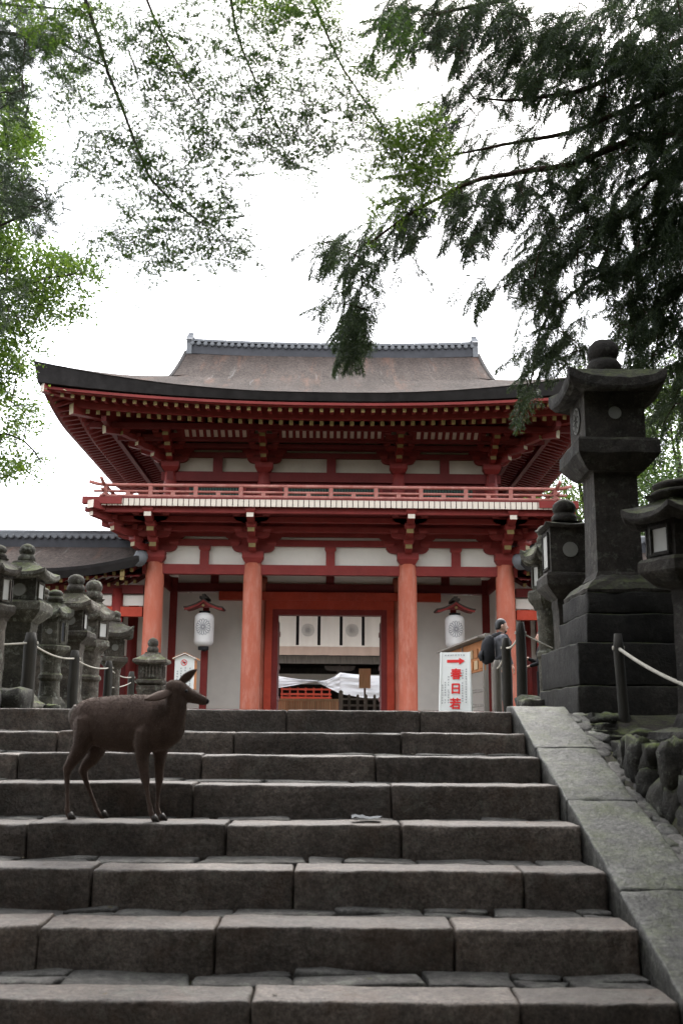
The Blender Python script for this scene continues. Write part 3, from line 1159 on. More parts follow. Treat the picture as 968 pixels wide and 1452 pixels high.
roof = sub('bark_roof', gate)
SG = 3.02                                  # gable foot
XV = HA - SG
for fs in (-1, 1):
    P = []
    N, Ns = 70, 26
    for j in range(Ns + 1):
        s = HB * j / Ns
        half = HA - s if s < SG else XV
        row = []
        for i in range(N + 1):
            u = (-1 + 2 * i / N) * half
            c = max(0, HA - s - abs(u)) if s < SG else 9
            flare = .12 * max(0, 1 - c / 3) ** 2 * max(0, 1 - s / 2)
            z = roof_z(s, c) if s < SG else roof_h(s) + .06 * (abs(u) / XV) ** 3
            if s < SG and s > SG - 1.0:
                z += 0
            row.append((u * (1 + flare / HA), RM + fs * (HB - s + flare), z + .008 * noise.noise(Vector((u * 2.5, s * 2.5, fs)))))
        P.append(row)
    mb = MB().grid(P if fs > 0 else P)
    o = mb.build('roof_slope', M['bark'], roof, True)
for sx in (-1, 1):
    P = []
    for j in range(13):
        s = (SG + .6) * j / 12
        half = HB - s
        row = []
        for i in range(41):
            u = (-1 + 2 * i / 40) * half
            c = max(0, half - abs(u))
            flare = .12 * max(0, 1 - c / 3) ** 2 * max(0, 1 - s / 2)
            row.append((sx * (HA - s + flare), RM + u * (1 + flare / HB), roof_z(s, c, 3.0)))
        P.append(row)
    MB().grid(P).build('roof_slope', M['bark'], roof, True)
# thick cut edge of the bark, all round
def rim(half, c):
    return .12 * max(0, 1 - c / 3) ** 2
for side in range(4):
    half = HA if side % 2 == 0 else HB
    P = []
    for i in range(61):
        t = -1 + 2 * i / 60
        row = []
        for (s, bot) in ((0, 0), (.03, .06), (.13, 1.0), (.20, 1.02), (.5, .99)):
            e = half - s
            u = t * e
            c = e - abs(u)
            f = rim(half, c)
            zt = roof_z(0, c, 7.5 if side % 2 == 0 else 3.0)
            zb = 10.28 + hrise(c, 0, .42, 7.5 if side % 2 == 0 else 3.0)
            z = zt + (zb - zt) * bot
            k = 1 + f / half
            row.append({0: (u * k, RM - HB + s - f, z), 2: (-u * k, RM + HB - s + f, z), 1: (-HA + s - f, RM - u * k, z), 3: (HA - s + f, RM + u * k, z)}[side])
        P.append(row)
    mb = MB().grid(P)
    mb.rough(.006, 9, side)
    mb.build('roof_edge', M['bark_edge'], roof)
# verges, gable boards
for sx in (-1, 1):
    for fs in (-1, 1):
        P = []
        for j in range(15):
            s = SG - .35 + (HB - SG + .35) * j / 14
            z = roof_h(s) + .06
            y = RM + fs * (HB - s)
            P.append([(sx * (XV - .12), y, z + .03), (sx * (XV + .0), y, z + .0), (sx * (XV + .02), y, z - .28), (sx * (XV - .1), y, z - .32)])
        MB().rings(P).build('verge', M['bark_edge'], roof)
        P = [[(q[0][0] - sx * .02, q[0][1], q[0][2] - .35), (q[0][0] + sx * .05, q[0][1], q[0][2] - .35), (q[0][0] + sx * .05, q[0][1], q[0][2] - .75), (q[0][0] - sx * .02, q[0][1], q[0][2] - .75)] for q in P]
        MB().rings(P).build('barge_board', M['red'], roof)
    MB().prism([(RM - 3.2, 11.5), (RM + 3.2, 11.5), (RM, 13.75)], 'x', sx * (XV - .4) - .03, sx * (XV - .4) + .03).build('gable_wall', M['red_dark'], roof)
# ridge
ridge = sub('ridge', gate)
RL = 4.86
def rz(x):
    return 13.98 + .11 * (abs(x) / RL) ** 2.2
secs = {'base': [], 'mid': [], 'cap': []}
for i in range(41):
    x = -RL + 2 * RL * i / 40
    z = rz(x)
    secs['base'].append([(x, RM - .32, z - .2), (x, RM + .32, z - .2), (x, RM + .28, z + .16), (x, RM - .28, z + .16)])
    secs['mid'].append([(x, RM - .24, z + .16), (x, RM + .24, z + .16), (x, RM + .2, z + .33), (x, RM - .2, z + .33)])
    secs['cap'].append([(x, RM - .15 * math.cos(a), z + .33 + .13 * math.sin(a)) for a in [math.pi * q / 6 for q in range(7)]])
MB().rings(secs['base']).build('ridge_board', M['tile_dark'], ridge)
MB().rings(secs['mid']).build('ridge_course', M['tile'], ridge)
MB().rings(secs['cap']).build('ridge_cap', M['tile'], ridge, True)
tm = MB()
tm.tube([(0, -.06, 0), (0, .06, 0)], .075, 12)
tm.tube([(0, -.075, 0), (0, -.06, 0)], .05, 10)
TILE = tm.mesh('ridge_tile', M['tile'], smooth=False)
fl = MB()
fl.box(-.1, .1, -.05, .05, -.02, .02)
FLAT = fl.mesh('ridge_tile', M['tile'])
jn = MB()
jn.box(-.016, .016, -.012, .0, 0, .15)
JOINT = jn.mesh('mortar_joint', M['mortar'])
n = 42
for i in range(n + 1):
    x = -RL + .08 + (2 * RL - .16) * i / n
    piece('ridge_tile', TILE, (x, RM - .29, rz(x) + .17), ridge)
    if i < n:
        piece('ridge_tile', FLAT, (x + .11, RM - .27, rz(x) + .27), ridge)
for i in range(12):
    x = -RL + .45 + (2 * RL - .9) * i / 11
    piece('mortar_joint', JOINT, (x, RM - .205, rz(x) + .28), ridge)
for sx in (-1, 1):
    om = MB()
    prof = [(-.36, -.30), (.36, -.30), (.34, .1), (.40, .22), (.30, .30), (.22, .42), (.10, .46), (.05, .58), (-.05, .58), (-.10, .46), (-.22, .42), (-.30, .30), (-.40, .22), (-.34, .1)]
    om.prism([(RM + a, 14.16 + b) for a, b in prof], 'x', sx * (RL + .02) - .09, sx * (RL + .02) + .09)
    om.build('ridge_end_tile', M['tile'], ridge)
    om = MB()
    om.tube([(sx * (RL - .1), RM, 14.50), (sx * (RL + .16), RM, 14.56)], [.09, .09], 12)
    om.build('ridge_end_tile', M['tile'], ridge, True)

# ------------------------------------------------------------------ cloister wings beside the gate
def wing(s, x_far, label):
    x0, x1 = 5.45, x_far
    wg = thing('cloister_wing', label, 'building', (s * (x0 + x1) / 2, GM, PLAT))
    RZ, EZ, EY = 7.12, 5.60, 28.1
    N = 60
    def lift(x):
        return .42 * max(0, 1 - (x - x0) / 3.0) ** 2
    for fs in (-1, 1):
        P = []
        for i in range(N + 1):
            x = x0 + (x1 - x0) * (i / N) ** 1.5
            row = []
            for j in range(11):
                t = j / 10
                y = GM + fs * (GM - EY) * (1 - t)
                z = EZ + .22 + (RZ - EZ - .22) * (.72 * t + .28 * t * t) + lift(x) * (1 - t)
                row.append((s * x, y, z))
            P.append(row)
        MB().grid(P).build('roof_slope', M['bark'], wg, True)
        P = []
        for i in range(N + 1):
            x = x0 + (x1 - x0) * (i / N) ** 1.5
            zz = EZ + lift(x)
            y = GM + fs * (GM - EY)
            P.append([(s * x, y, zz + .225), (s * x, y - fs * .02, zz + .14), (s * x, y - fs * .14, zz - .06), (s * x, y - fs * .4, zz)])
        MB().grid(P).build('roof_edge', M['bark_edge'], wg)
    # rolled end of the eave next to the gate
    MB().tube([(s * (x0 + .0), EY + .06, EZ + .5), (s * (x0 + .02), EY + .6, EZ + .75), (s * x0, EY + 1.6, EZ + 1.15)], [.2, .2, .17], 12).build('roof_end_roll', M['tile'], wg, True)
    for (hw, za, zb, mt) in ((.22, RZ - .1, RZ + .22, 'tile_dark'), (.18, RZ + .22, RZ + .36, 'tile')):
        a, b = sorted((s * (x0 - .2), s * x1))
        MB().box(a, b, GM - hw, GM + hw, za, zb).build('ridge_course', M[mt], wg)
    a, b = sorted((s * (x0 - .2), s * x1))
    MB().tube([(a, GM, RZ + .38), (b, GM, RZ + .38)], .11, 10).build('ridge_cap', M['tile'], wg, True)
    k = int((min(x1, 13) - x0) / .23)
    for i in range(k):
        piece('ridge_tile', TILE, (s * (x0 + .1 + i * .23), GM - .235, RZ + .24), wg)
    # rafters with gilded ends
    rf = MB()
    rf.beam((0, 0, 0), (0, 1.6, .42), .09, .11)
    rf.m[0] = 1
    rfm = rf.mesh('rafter', [M['red'], M['gilt']])
    k = int((min(x1, 12.5) - x0 - .2) / .25)
    for i in range(k):
        x = x0 + .25 + i * .25
        piece('rafter', rfm, (s * x, EY + .3, EZ - .10 + lift(x)), wg)
        piece('rafter', rfm, (s * x, EY + .85, EZ - .22 + lift(x) * .6), wg)
    a, b = sorted((s * x0, s * x1))
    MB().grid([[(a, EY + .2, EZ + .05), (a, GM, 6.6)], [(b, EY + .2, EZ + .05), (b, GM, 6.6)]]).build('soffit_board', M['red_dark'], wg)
    # frame and walls
    xs_ = [6.2 + 2.7 * i for i in range(int((x1 - 6.2) / 2.7) + 1)]
    for x in xs_:
        for yy in (29.1, 31.6):
            MB().tube([(s * x, yy, PLAT), (s * x, yy, 5.4)], .17, 14).build('column', M['red'], wg, True)
    MB().box(a, b, 29.0, 29.2, 5.25, 5.5).build('tie_beam', M['red_dark'], wg)
    MB().box(a, b, 28.98, 29.2, 4.58, 4.86).build('tie_beam', M['red_bright'], wg)
    MB().box(a, b, 29.08, 29.12, 4.9, 5.2).build('plaster_wall', M['plaster'], wg)
    MB().box(a, b, 31.55, 31.65, PLAT, 3.4).build('board_wall', M['red_dark'], wg)
    MB().box(a, b, 31.55, 31.65, 3.6, 6.6).build('plaster_wall', M['plaster'], wg)
    MB().box(a, b, 31.5, 31.7, 3.4, 3.6).build('tie_beam', M['red_dark'], wg)
    for x in xs_[:3]:
        lw = sub('lattice_window', wg)
        MB().box(*sorted((s * (x + .3), s * (x + 2.4))), 31.50, 31.52, 3.75, 4.9).build('window_back', M['tile_dark'], lw)
        lm = MB().box(-.03, .03, -.03, .0, 0, 1.15).mesh('slat', M['green_slat'])
        for i in range(16):
            piece('slat', lm, (s * (x + .36 + i * .132), 31.5, 3.75), lw)
    # low panelled dado of the open front
    MB().box(a, b, 29.06, 29.14, PLAT, 2.3).build('dado', M['red_dark'], wg)
    for x in (5.95,):
        MB().box(s * x - .06, s * x + .06, EY + .22, EY + .32, 5.55, 6.0).build('gilt_bracket', M['gilt'], wg)
    return wg


wing(-1, 24, 'low bark roofed cloister wing left of the gate behind the stone lanterns')
wing(1, 20, 'low cloister wing right of the gate, mostly hidden by stone lanterns')

# ------------------------------------------------------------------ crests
def crest_strip(radius, petals=16, wd=.012):
    """outline strokes of a sixteen petal flower as (x,z) quads"""
    quads = []
    r0, r1 = radius * .17, radius * .96
    ha = math.pi / petals
    def stroke(pts, closed=False):
        for a, b in zip(pts, pts[1:] + ([pts[0]] if closed else [])):
            d = Vector((b[0] - a[0], b[1] - a[1]))
            if d.length < 1e-6:
                continue
            nn = Vector((-d.y, d.x)).normalized() * wd / 2
            quads.append([(a[0] - nn.x, a[1] - nn.y), (b[0] - nn.x, b[1] - nn.y), (b[0] + nn.x, b[1] + nn.y), (a[0] + nn.x, a[1] + nn.y)])
    for i in range(petals):
        th = 2 * math.pi * i / petals
        rr = r1 - math.sin(ha) * r1 * .9
        pts = [(r0 * math.cos(th - ha * .9), r0 * math.sin(th - ha * .9)), (rr * math.cos(th - ha * .9), rr * math.sin(th - ha * .9))]
        for q in range(1, 6):
            a = th - ha * .9 + 1.8 * ha * q / 6
            b = rr + (r1 - rr) * math.sin(math.pi * q / 6)
            pts.append((b * math.cos(a), b * math.sin(a)))
        pts += [(rr * math.cos(th + ha * .9), rr * math.sin(th + ha * .9)), (r0 * math.cos(th + ha * .9), r0 * math.sin(th + ha * .9))]
        stroke(pts)
    stroke([(r0 * .8 * math.cos(2 * math.pi * q / 16), r0 * .8 * math.sin(2 * math.pi * q / 16)) for q in range(16)], True)
    return quads


# ------------------------------------------------------------------ paper lanterns on posts inside the porch
def paper_lantern(x, label):
    y, zt, zb = 30.3, 4.80, 3.80
    t = thing('paper_lantern', label, 'lantern', (x, y, POD), 'paper lanterns on red posts in the gate porch')
    MB().box(x - .1, x + .1, y - .08, y + .12, POD, 3.7).build('post', M['red'], t)
    MB().box(x - .09, x + .09, y - .02, y + .1, 3.7, 5.0).build('post', M['red'], t)
    m = MB().tube([(x, y - .32, zb - .1), (x, y - .32, zb)], .16, 16)
    m.tube([(x, y - .32, zt), (x, y - .32, zt + .06)], .17, 16)
    m.box(x - .05, x + .05, y - .3, y + .0, zb - .12, zb - .06)
    m.build('lantern_ring', M['ink'], t)
    prof = []
    for i in range(29):
        u = i / 28
        z = zb + (zt - zb) * u
        e = min(u, 1 - u)
        r_ = .17 + .125 * min(1, (e / .13)) ** .5 if e < .13 else .295
        prof.append((r_ - .006 * (i % 2), z))
    m = MB().rings([[(x + r_ * math.cos(a), y - .32 + r_ * math.sin(a), z) for a in [2 * math.pi * q / 28 for q in range(28)]] for r_, z in prof])
    body = m.build('lantern_body', M['paper'], t, True)
    m = MB()
    zc = (zt + zb) / 2 + .06
    for q in crest_strip(.25, 16, .014):
        m.add([(x + .301 * math.sin(a / .301), y - .32 - .301 * math.cos(a / .301), zc + b) for a, b in q], [(0, 1, 2, 3)])
    m.build('crest', M['ink_soft'], body)
    # little gabled roof
    r_ = sub('lantern_roof', t)
    for fs in (-1, 1):
        P = []
        for i in range(13):
            u = -1 + 2 * i / 12
            P.append([(x + u * .56, y - .28 - .02, 5.17 - .30 * abs(u) ** .75 + .05 * abs(u) ** 4 + dz_) for dz_ in (0,)] + [(x + u * .56, y - .28 + fs * .42, 5.15 - .30 * abs(u) ** .75 + .05 * abs(u) ** 4)])
        MB().grid(P).build('roof_slope', M['red'], r_)
    prof = [(u * .56, 5.17 - .30 * abs(u) ** .75 + .05 * abs(u) ** 4) for u in [-1 + 2 * i / 12 for i in range(13)]]
    poly = [(x + a, b - .006) for a, b in prof] + [(x + a, b - .07) for a, b in reversed(prof)]
    MB().prism(poly, 'y', y - .72, y - .66).build('barge_board', M['red'], r_)
    MB().prism([(x - .3, 4.93), (x + .3, 4.93), (x, 5.1)], 'y', y - .66, y - .6).build('gable_panel', M['red_dark'], r_)
    MB().tube([(x, y - .725, 4.99), (x, y - .7, 4.99)], .04, 10).build('gilt_boss', M['gilt'], r_)
    poly = [(x + a * 1.04, b + .035) for a, b in prof] + [(x + a * 1.04, b - .002) for a, b in reversed(prof)]
    MB().prism(poly, 'y', y - .74, y + .18).build('roof_cover', M['dark_wood'], r_)
    m = MB().box(x - .12, x + .12, y - .72, y + .16, 5.2, 5.27)
    m.box(x - .05, x + .05, y - .7, y + .1, 5.27, 5.33)
    m.build('roof_ridge', M['dark_wood'], r_)


paper_lantern(-3.76, 'white paper lantern with flower crest on a red post left of the doorway')
paper_lantern(3.76, 'white paper lantern with flower crest right of the doorway, above the notice board')

# ------------------------------------------------------------------ crested curtain in the doorway and the hall behind
CUR = 34.4
t = thing('door_curtain', 'white curtain with two flower crests and black straps across the gate doorway', 'curtain', (0, CUR, 3.86))
P = []
for i in range(81):
    x = -2.25 + 4.5 * i / 80
    P.append([(x, CUR - .3 + .03 * math.sin(x * 7.3) + .02 * math.sin(x * 17), z) for z in (4.14, 4.6, 5.1, 5.6)])
MB().grid(P).build('cloth', M['cloth'], t, True)
P = [[(r0[0][0], r0[0][1] - .004, z) for r0 in [row]  for z in (3.86, 4.0, 4.15)] for row in P]
MB().grid(P).build('hem', M['hem'], t, True)
for x in (-1.83, -1.09, -.36, .39, 1.14, 1.88):
    MB().box(x - .05, x + .05, CUR - .37, CUR - .362, 4.19, 5.6).build('strap', M['ink'], t)
for x in (-.735, .765):
    m = MB()
    for q in crest_strip(.225, 16, .014):
        m.add([(x + a, CUR - .375, 4.70 + b) for a, b in q], [(0, 1, 2, 3)])
    m.build('crest', M['ink_soft'], t)

hall = thing('worship_hall', 'dim timber worship hall seen through the gate doorway', 'building', (0, 42, PLAT))
MB().box(-9, 9, 38, 52, PLAT - .1, PLAT + .45).build('floor', M['grey_wood'], hall)
MB().box(-9, 9, 39.85, 40.1, 3.93, 4.22).build('eave_beam', M['grey_wood'], hall)
MB().box(-9, 9, 39.7, 40.1, 4.22, 4.27).build('eave_board', M['dark_wood'], hall)
P = [[(x, 39.3, 4.22), (x, 42, 5.3), (x, 46, 8.2)] for x in (-10, 10)]
MB().grid(P).build('roof_slope', M['bark'], hall)
P = [[(x, 39.3, 4.20), (x, 42, 5.2), (x, 46, 8.0), (x, 52, 4.3)] for x in (-10, 10)]
MB().grid(P).build('ceiling', M['dark_wood'], hall)
for s in (-1, 1):
    for yy in (40.2, 45):
        for x in (1.0, 4.0):
            pass
for x in (-4.2, .42, 4.9):
    MB().tube([(x, 40.3, PLAT + .45), (x, 40.3, 3.9)], .02, 6).build('tie_cord', M['grey_wood'], hall)
    m = MB()
    m.prism([(x + a * 1, 3.66 + c) for a, c in arm_outline(.62, .2, .14)], 'y', 40.15, 40.35)
    m.box(x - .12, x + .12, 40.16, 40.34, 3.5, 3.68)
    m.build('bracket_arm', M['dark_wood'], hall)
for x in (-6, -3.2, 3.2, 6):
    MB().tube([(x, 44.5, PLAT), (x, 44.5, 5.3)], .2, 12).build('column', M['dark_wood'], hall, True)
MB().box(-9, 9, 44.4, 44.6, 3.3, 3.75).build('inner_beam', M['plaster'], hall)
MB().box(-9, 9, 51.8, 52, PLAT, 8).build('rear_wall', M['dark_wood'], hall)
for s in (-1, 1):
    MB().box(s * 9 - .1, s * 9 + .1, 40, 52, PLAT, 6).build('side_wall', M['dark_wood'], hall)
# tied-up white drapes
dr = thing('draped_cloth', 'white ceremonial cloth gathered in swags under the hall eaves', 'cloth', (0, 41, 2))
def swag(xa, xb, za, zb, zc, zd, n=30, m_=10):
    P = []
    for i in range(n + 1):
        u = i / n
        x = xa + (xb - xa) * u
        zt_ = za + (zb - za) * u - .10 * math.sin(math.pi * u)
        zb_ = zc + (zd - zc) * u
        P.append([(x, 38.7 + .05 * math.sin(u * 9 + j * 1.9) + .04 * math.sin(j * 2.4), zt_ + (zb_ - zt_) * j / m_) for j in range(m_ + 1)])
    MB().grid(P).build('swag', M['drape'], dr, True)
swag(-2.9, -.45, 3.62, 3.22, 2.75, 3.18)
swag(-.45, .42, 3.2, 3.52, 3.14, 2.72)
swag(.42, 3.6, 3.52, 3.5, 2.72, 2.2)
at_ = thing('altar_rail', 'orange red altar railing deep inside the hall', 'railing', (-1, 44, 2.2))
ALT = 40.9
for (za, zb) in ((2.92, 2.99), (2.72, 2.8), (2.45, 2.66)):
    MB().box(-1.95, .1, ALT, ALT + .12, za, zb).build('rail', M['red_bright'], at_)
for i in range(7):
    x = -1.9 + i * .32
    MB().box(x - .03, x + .03, ALT + .02, ALT + .1, 2.3, 3.03).build('rail_post', M['red_bright'], at_)
MB().box(-2.1, .4, ALT + .4, ALT + .5, 1.9, 2.5).build('altar_front', M['red_bright'], at_)
# the hall stands across an open court: set back and sized for that distance
for o_, y_ in ((hall, 42), (dr, 41), (at_, 44)):
    o_.scale = (1.3, 1.3, 1.3)
    o_.location = (o_.location.x * 1.3, o_.location.y * 1.3, 1.5 + (o_.location.z - 1.5) * 1.3)
bs = thing('wooden_screen', 'low pale wooden slat screen inside the gate doorway', 'screen', (-1, 37.5, PLAT))
for i in range(30):
    x = -2.2 + i * .088
    MB().box(x, x + .076, 37.5, 37.53, PLAT, 2.47).build('slat', M['tan_wood'], bs)
MB().box(-2.25, .45, 37.46, 37.5, 2.40, 2.49).build('top_rail', M['tan_wood'], bs)
ft = thing('picket_fence', 'short weathered wooden fence right of centre in the gate doorway', 'fence', (1.4, 36, PLAT))
for i, x in enumerate((.42, .72, 1.02, 1.32, 1.62, 1.95, 2.3)):
    hgt = 2.72 if i in (0, 6) else 2.58
    wd = .075 if i in (0, 6) else .045
    m = MB().box(x - wd, x + wd, 35.95, 36.05, PLAT, hgt)
    m.prism([(x - wd, hgt), (x + wd, hgt), (x, hgt + .05)], 'y', 35.95, 36.05)
    m.build('picket', M['grey_wood'], ft)
for z in (2.2, 2.42):
    MB().box(.36, 2.36, 35.97, 36.03, z, z + .07).build('rail', M['grey_wood'], ft)
sb = thing('post_sign', 'small plain wooden board on a post behind the picket fence', 'sign', (1.29, 36.6, PLAT))
MB().box(1.26, 1.33, 36.62, 36.7, PLAT, 3.4).build('post', M['grey_wood'], sb)
MB().box(1.08, 1.5, 36.58, 36.62, 2.86, 3.56).build('board', M['tan_wood'], sb)

# ------------------------------------------------------------------ writing
def glyphs(s, size, loc, axis_x, axis_z, mat, name, parent, fat=0.0, depth=.0):
    """flat lettering: built-in font outlines set on a plane spanned by axis_x, axis_z"""
    cu = bpy.data.curves.new('t', 'FONT')
    cu.body = s
    cu.size = size
    cu.align_x = 'CENTER'
    cu.align_y = 'CENTER'
    ob = bpy.data.objects.new('t', cu)
    COL.objects.link(ob)
    dg = bpy.context.evaluated_depsgraph_get()
    dg.update()
    me = bpy.data.meshes.new_from_object(ob.evaluated_get(dg))
    bpy.data.objects.remove(ob)
    bpy.data.curves.remove(cu)
    ax, az, l = Vector(axis_x), Vector(axis_z), Vector(loc)
    m = MB()
    nrm = ax.cross(az)
    fs = [tuple(p.vertices) for p in me.polygons]
    # heavier stroke: the outline struck several times, slightly shifted
    for q, (dx, dz) in enumerate(((0, 0), (fat, 0), (-fat, 0), (0, fat), (0, -fat)) if fat else ((0, 0),)):
        m.add([l + ax * (v.co.x + dx) + az * (v.co.y + dz) + nrm * (.0006 * q) for v in me.vertices], fs)
    bpy.data.meshes.remove(me)
    return m.build(name, mat, parent)


def small_marks(n, loc, ax, az, pitch, size, mat, parent, seed, name='small_print'):
    """a column of tiny illegible characters as strokes"""
    rr = random.Random(seed)
    m = MB()
    ax, az, l = Vector(ax), Vector(az), Vector(loc)
    for i in range(n):
        c = l - az * (pitch * i)
        if rr.random() < .08:
            continue
        for q in range(5):
            if q < 3:
                a, b = (-.45 + rr.uniform(0, .15), rr.uniform(-.45, .45)), (.45 - rr.uniform(0, .2), 0)
                p = [c + ax * (a[0] * size) + az * ((a[1] - .06) * size), c + ax * (b[0] * size) + az * ((a[1] - .06) * size), c + ax * (b[0] * size) + az * ((a[1] + .06) * size), c + ax * (a[0] * size) + az * ((a[1] + .06) * size)]
            else:
                u = rr.uniform(-.35, .35)
                p = [c + ax * ((u - .06) * size) - az * (.45 * size), c + ax * ((u + .06) * size) - az * (.45 * size), c + ax * ((u + .06) * size) + az * (.4 * size), c + ax * ((u - .06) * size) + az * (.4 * size)]
            m.add(p, [(0, 1, 2, 3)])
    return m.build(name, mat, parent)


# ------------------------------------------------------------------ standing sign with red arrow
th = R(14)
BKD = Vector((math.sin(th), math.cos(th), 0))
AXX = Vector((math.cos(th), -math.sin(th), 0))
sc_ = Vector((2.20, 17.5, PLAT))
sg = thing('standing_sign', 'white folding sign with red arrow and red characters at the stair head', 'sign', sc_)
SH, SW = 1.17, .27
lean = R(11)
def leaf(dirn, name, w0, w1):
    n_ = BKD * dirn
    bot = sc_ + n_ * (math.sin(lean) * SH)
    top = sc_ + Vector((0, 0, math.cos(lean) * SH)) + n_ * .02
    az = (top - bot).normalized()
    th_ = n_ * .022
    m = MB()
    vs = []
    for off in (Vector(), th_):
        vs += [bot - AXX * w0 + off, bot + AXX * w0 + off, top + AXX * w1 + off, top - AXX * w1 + off]
    m.add(vs, [(0, 1, 2, 3), (7, 6, 5, 4), (0, 4, 5, 1), (1, 5, 6, 2), (2, 6, 7, 3), (3, 7, 4, 0)])
    o = m.build(name, M['sign_white'], sg)
    return bot, top, az
leaf(1, 'rear_panel', SW, SW * .93)
bot, top, az = leaf(-1, 'front_panel', SW, SW * .93)
fn = -BKD * .030 - Vector((0, 0, -.004))
for sx in (-1, 1):
    m = MB()
    a, b = bot + AXX * (sx * SW * .985), top + AXX * (sx * SW * .93 * .985)
    m.beam(a - BKD * .02, b - BKD * .02, .03, .03)
    m.build('frame', M['sign_white'], sg)
def on(u, v):
    """point on the front face, u across, v up from the bottom as shares"""
    return bot + (top - bot) * v + AXX * (u * SW) + fn
m = MB()
ctr = on(.03, .86)
m.add([ctr + AXX * a + az * b for a, b in [(-.15, -.026), (.06, -.022), (.06, -.06), (.16, .004), (.06, .062), (.06, .026), (-.15, .026)]], [tuple(range(7))])
m.build('red_arrow', M['red_print'], sg)
for ch, v, u in (('春', .655, .06), ('日', .44, .04), ('若', .215, .02)):
    glyphs(ch, .2, on(u, v), AXX, az, M['red_print'], 'red_character', sg, .006)
small_marks(7, on(-.6, .945), -az, AXX * 1, .0, 0, M['ink_soft'], sg, 1) if False else None
m_ = small_marks(8, on(-.62, .95), az, -AXX, .045, .032, M['ink_soft'], sg, 2)
for (u, v, n_, s_) in ((.70, .74, 14, 3), (.48, .72, 13, 4), (-.42, .62, 11, 5), (-.62, .54, 9, 6), (-.80, .50, 8, 7)):
    small_marks(n_, on(u, v), AXX, az, .044, .03, M['ink_soft'], sg, s_)

# ------------------------------------------------------------------ roofed notice rack behind it
nb = thing('notice_rack', 'brown roofed notice rack standing behind the white sign', 'notice board', (3.0, 22.4, PLAT))
A_, B_ = Vector((2.86, 24.6, 0)), Vector((3.18, 20.4, 0))
dr_ = (B_ - A_).normalized()
nx = Vector((-dr_.y, dr_.x, 0)) * (1 if -dr_.y < 0 else -1)
m = MB()
m.beam(A_ + Vector((0, 0, 2.95)), B_ + Vector((0, 0, 2.95)), .06, .62)
m.build('board', M['brown_wood'], nb)
for k in range(9):
    p = A_.lerp(B_, (k + .5) / 9)
    for zz in (2.78, 3.02):
        m = MB()
        m.beam(p - dr_ * .15 + nx * .045 + Vector((0, 0, zz)), p + dr_ * .15 + nx * .045 + Vector((0, 0, zz)), .02, .18)
        m.build('plaque', M['tan_wood'] if (k * 3 + int(zz * 10)) % 4 == 0 else M['brown_wood'], nb)
for sgn in (-1, 1):
    m = MB()
    off = nx * (.1 * sgn)
    m.beam(A_ - dr_ * .2 + off + Vector((0, 0, 3.30)), B_ + dr_ * .2 + off + Vector((0, 0, 3.30)), .22, .035)
    m.build('roof_board', M['grey_wood'], nb)
m = MB()
m.beam(A_ - dr_ * .2 + Vector((0, 0, 3.345)), B_ + dr_ * .2 + Vector((0, 0, 3.345)), .12, .05)
m.build('roof_ridge', M['grey_wood'], nb)
for p in (A_ + dr_ * .15, A_.lerp(B_, .5), B_ - dr_ * .05):
    MB().box(p.x - .05, p.x + .05, p.y - .05, p.y + .05, PLAT, 3.3).build('leg', M['grey_wood'], nb)
for zz in (1.95, 2.25):
    m = MB()
    m.beam(A_ + Vector((0, 0, zz)), B_ + Vector((0, 0, zz)), .05, .06)
    m.build('stretcher', M['grey_wood'], nb)

# ------------------------------------------------------------------ small gabled notice on the left
ns = thing('gabled_notice', 'small white gabled notice with a red ring, behind the deer', 'sign', (-2.86, 20, PLAT))
x, y = -2.87, 20.0
MB().box(x - .19, x + .19, y, y + .05, 2.2, 2.80).build('panel', M['sign_white'], ns)
MB().prism([(x - .19, 2.8), (x + .19, 2.8), (x, 2.87)], 'y', y, y + .05).build('panel', M['sign_white'], ns)
MB().prism([(x - .24, 2.78), (x, 2.885), (x + .24, 2.78), (x + .24, 2.81), (x, 2.92), (x - .24, 2.81)], 'y', y - .03, y + .5).build('roof', M['brown_wood'], ns)
MB().prism([(x - .235, 2.785), (x, 2.89), (x + .235, 2.785), (x + .235, 2.80), (x, 2.905), (x - .235, 2.80)], 'y', y - .04, y - .031).build('roof_edge', M['sign_white'], ns)
MB().box(x + .15, x + .19, y + .05, y + .45, 2.2, 2.78).build('side_panel', M['brown_wood'], ns)
MB().box(x - .04, x + .04, y + .06, y + .14, PLAT, 2.3).build('post', M['red'], ns)
m = MB()
for i in range(20):
    a, b = 2 * math.pi * i / 20, 2 * math.pi * (i + 1) / 20
    m.add([(x - .01 + r_ * math.cos(q), y - .006, 2.715 + r_ * math.sin(q)) for q, r_ in ((a, .05), (b, .05), (b, .062), (a, .062))], [(0, 1, 2, 3)])
m.add([(x - .045, y - .006, 2.745), (x - .03, y - .006, 2.755), (x + .03, y - .006, 2.685), (x + .015, y - .006, 2.675)], [(0, 1, 2, 3)])
m.build('red_ring', M['red_print'], ns)
m = MB()
m.add([(x - .035, y - .005, 2.70), (x + .02, y - .005, 2.70), (x + .03, y - .005, 2.735), (x - .035, y - .005, 2.725)], [(0, 1, 2, 3)])
m.build('dark_mark', M['ink'], ns)
for (dx, n_, s_, z_) in ((.12, 8, 11, 2.60), (.02, 8, 12, 2.61), (-.06, 7, 13, 2.60), (-.13, 8, 14, 2.54)):
    small_marks(n_, (x + dx, y - .006, z_), (1, 0, 0), (0, 0, 1), .05, .035, M['ink_soft'], ns, s_)

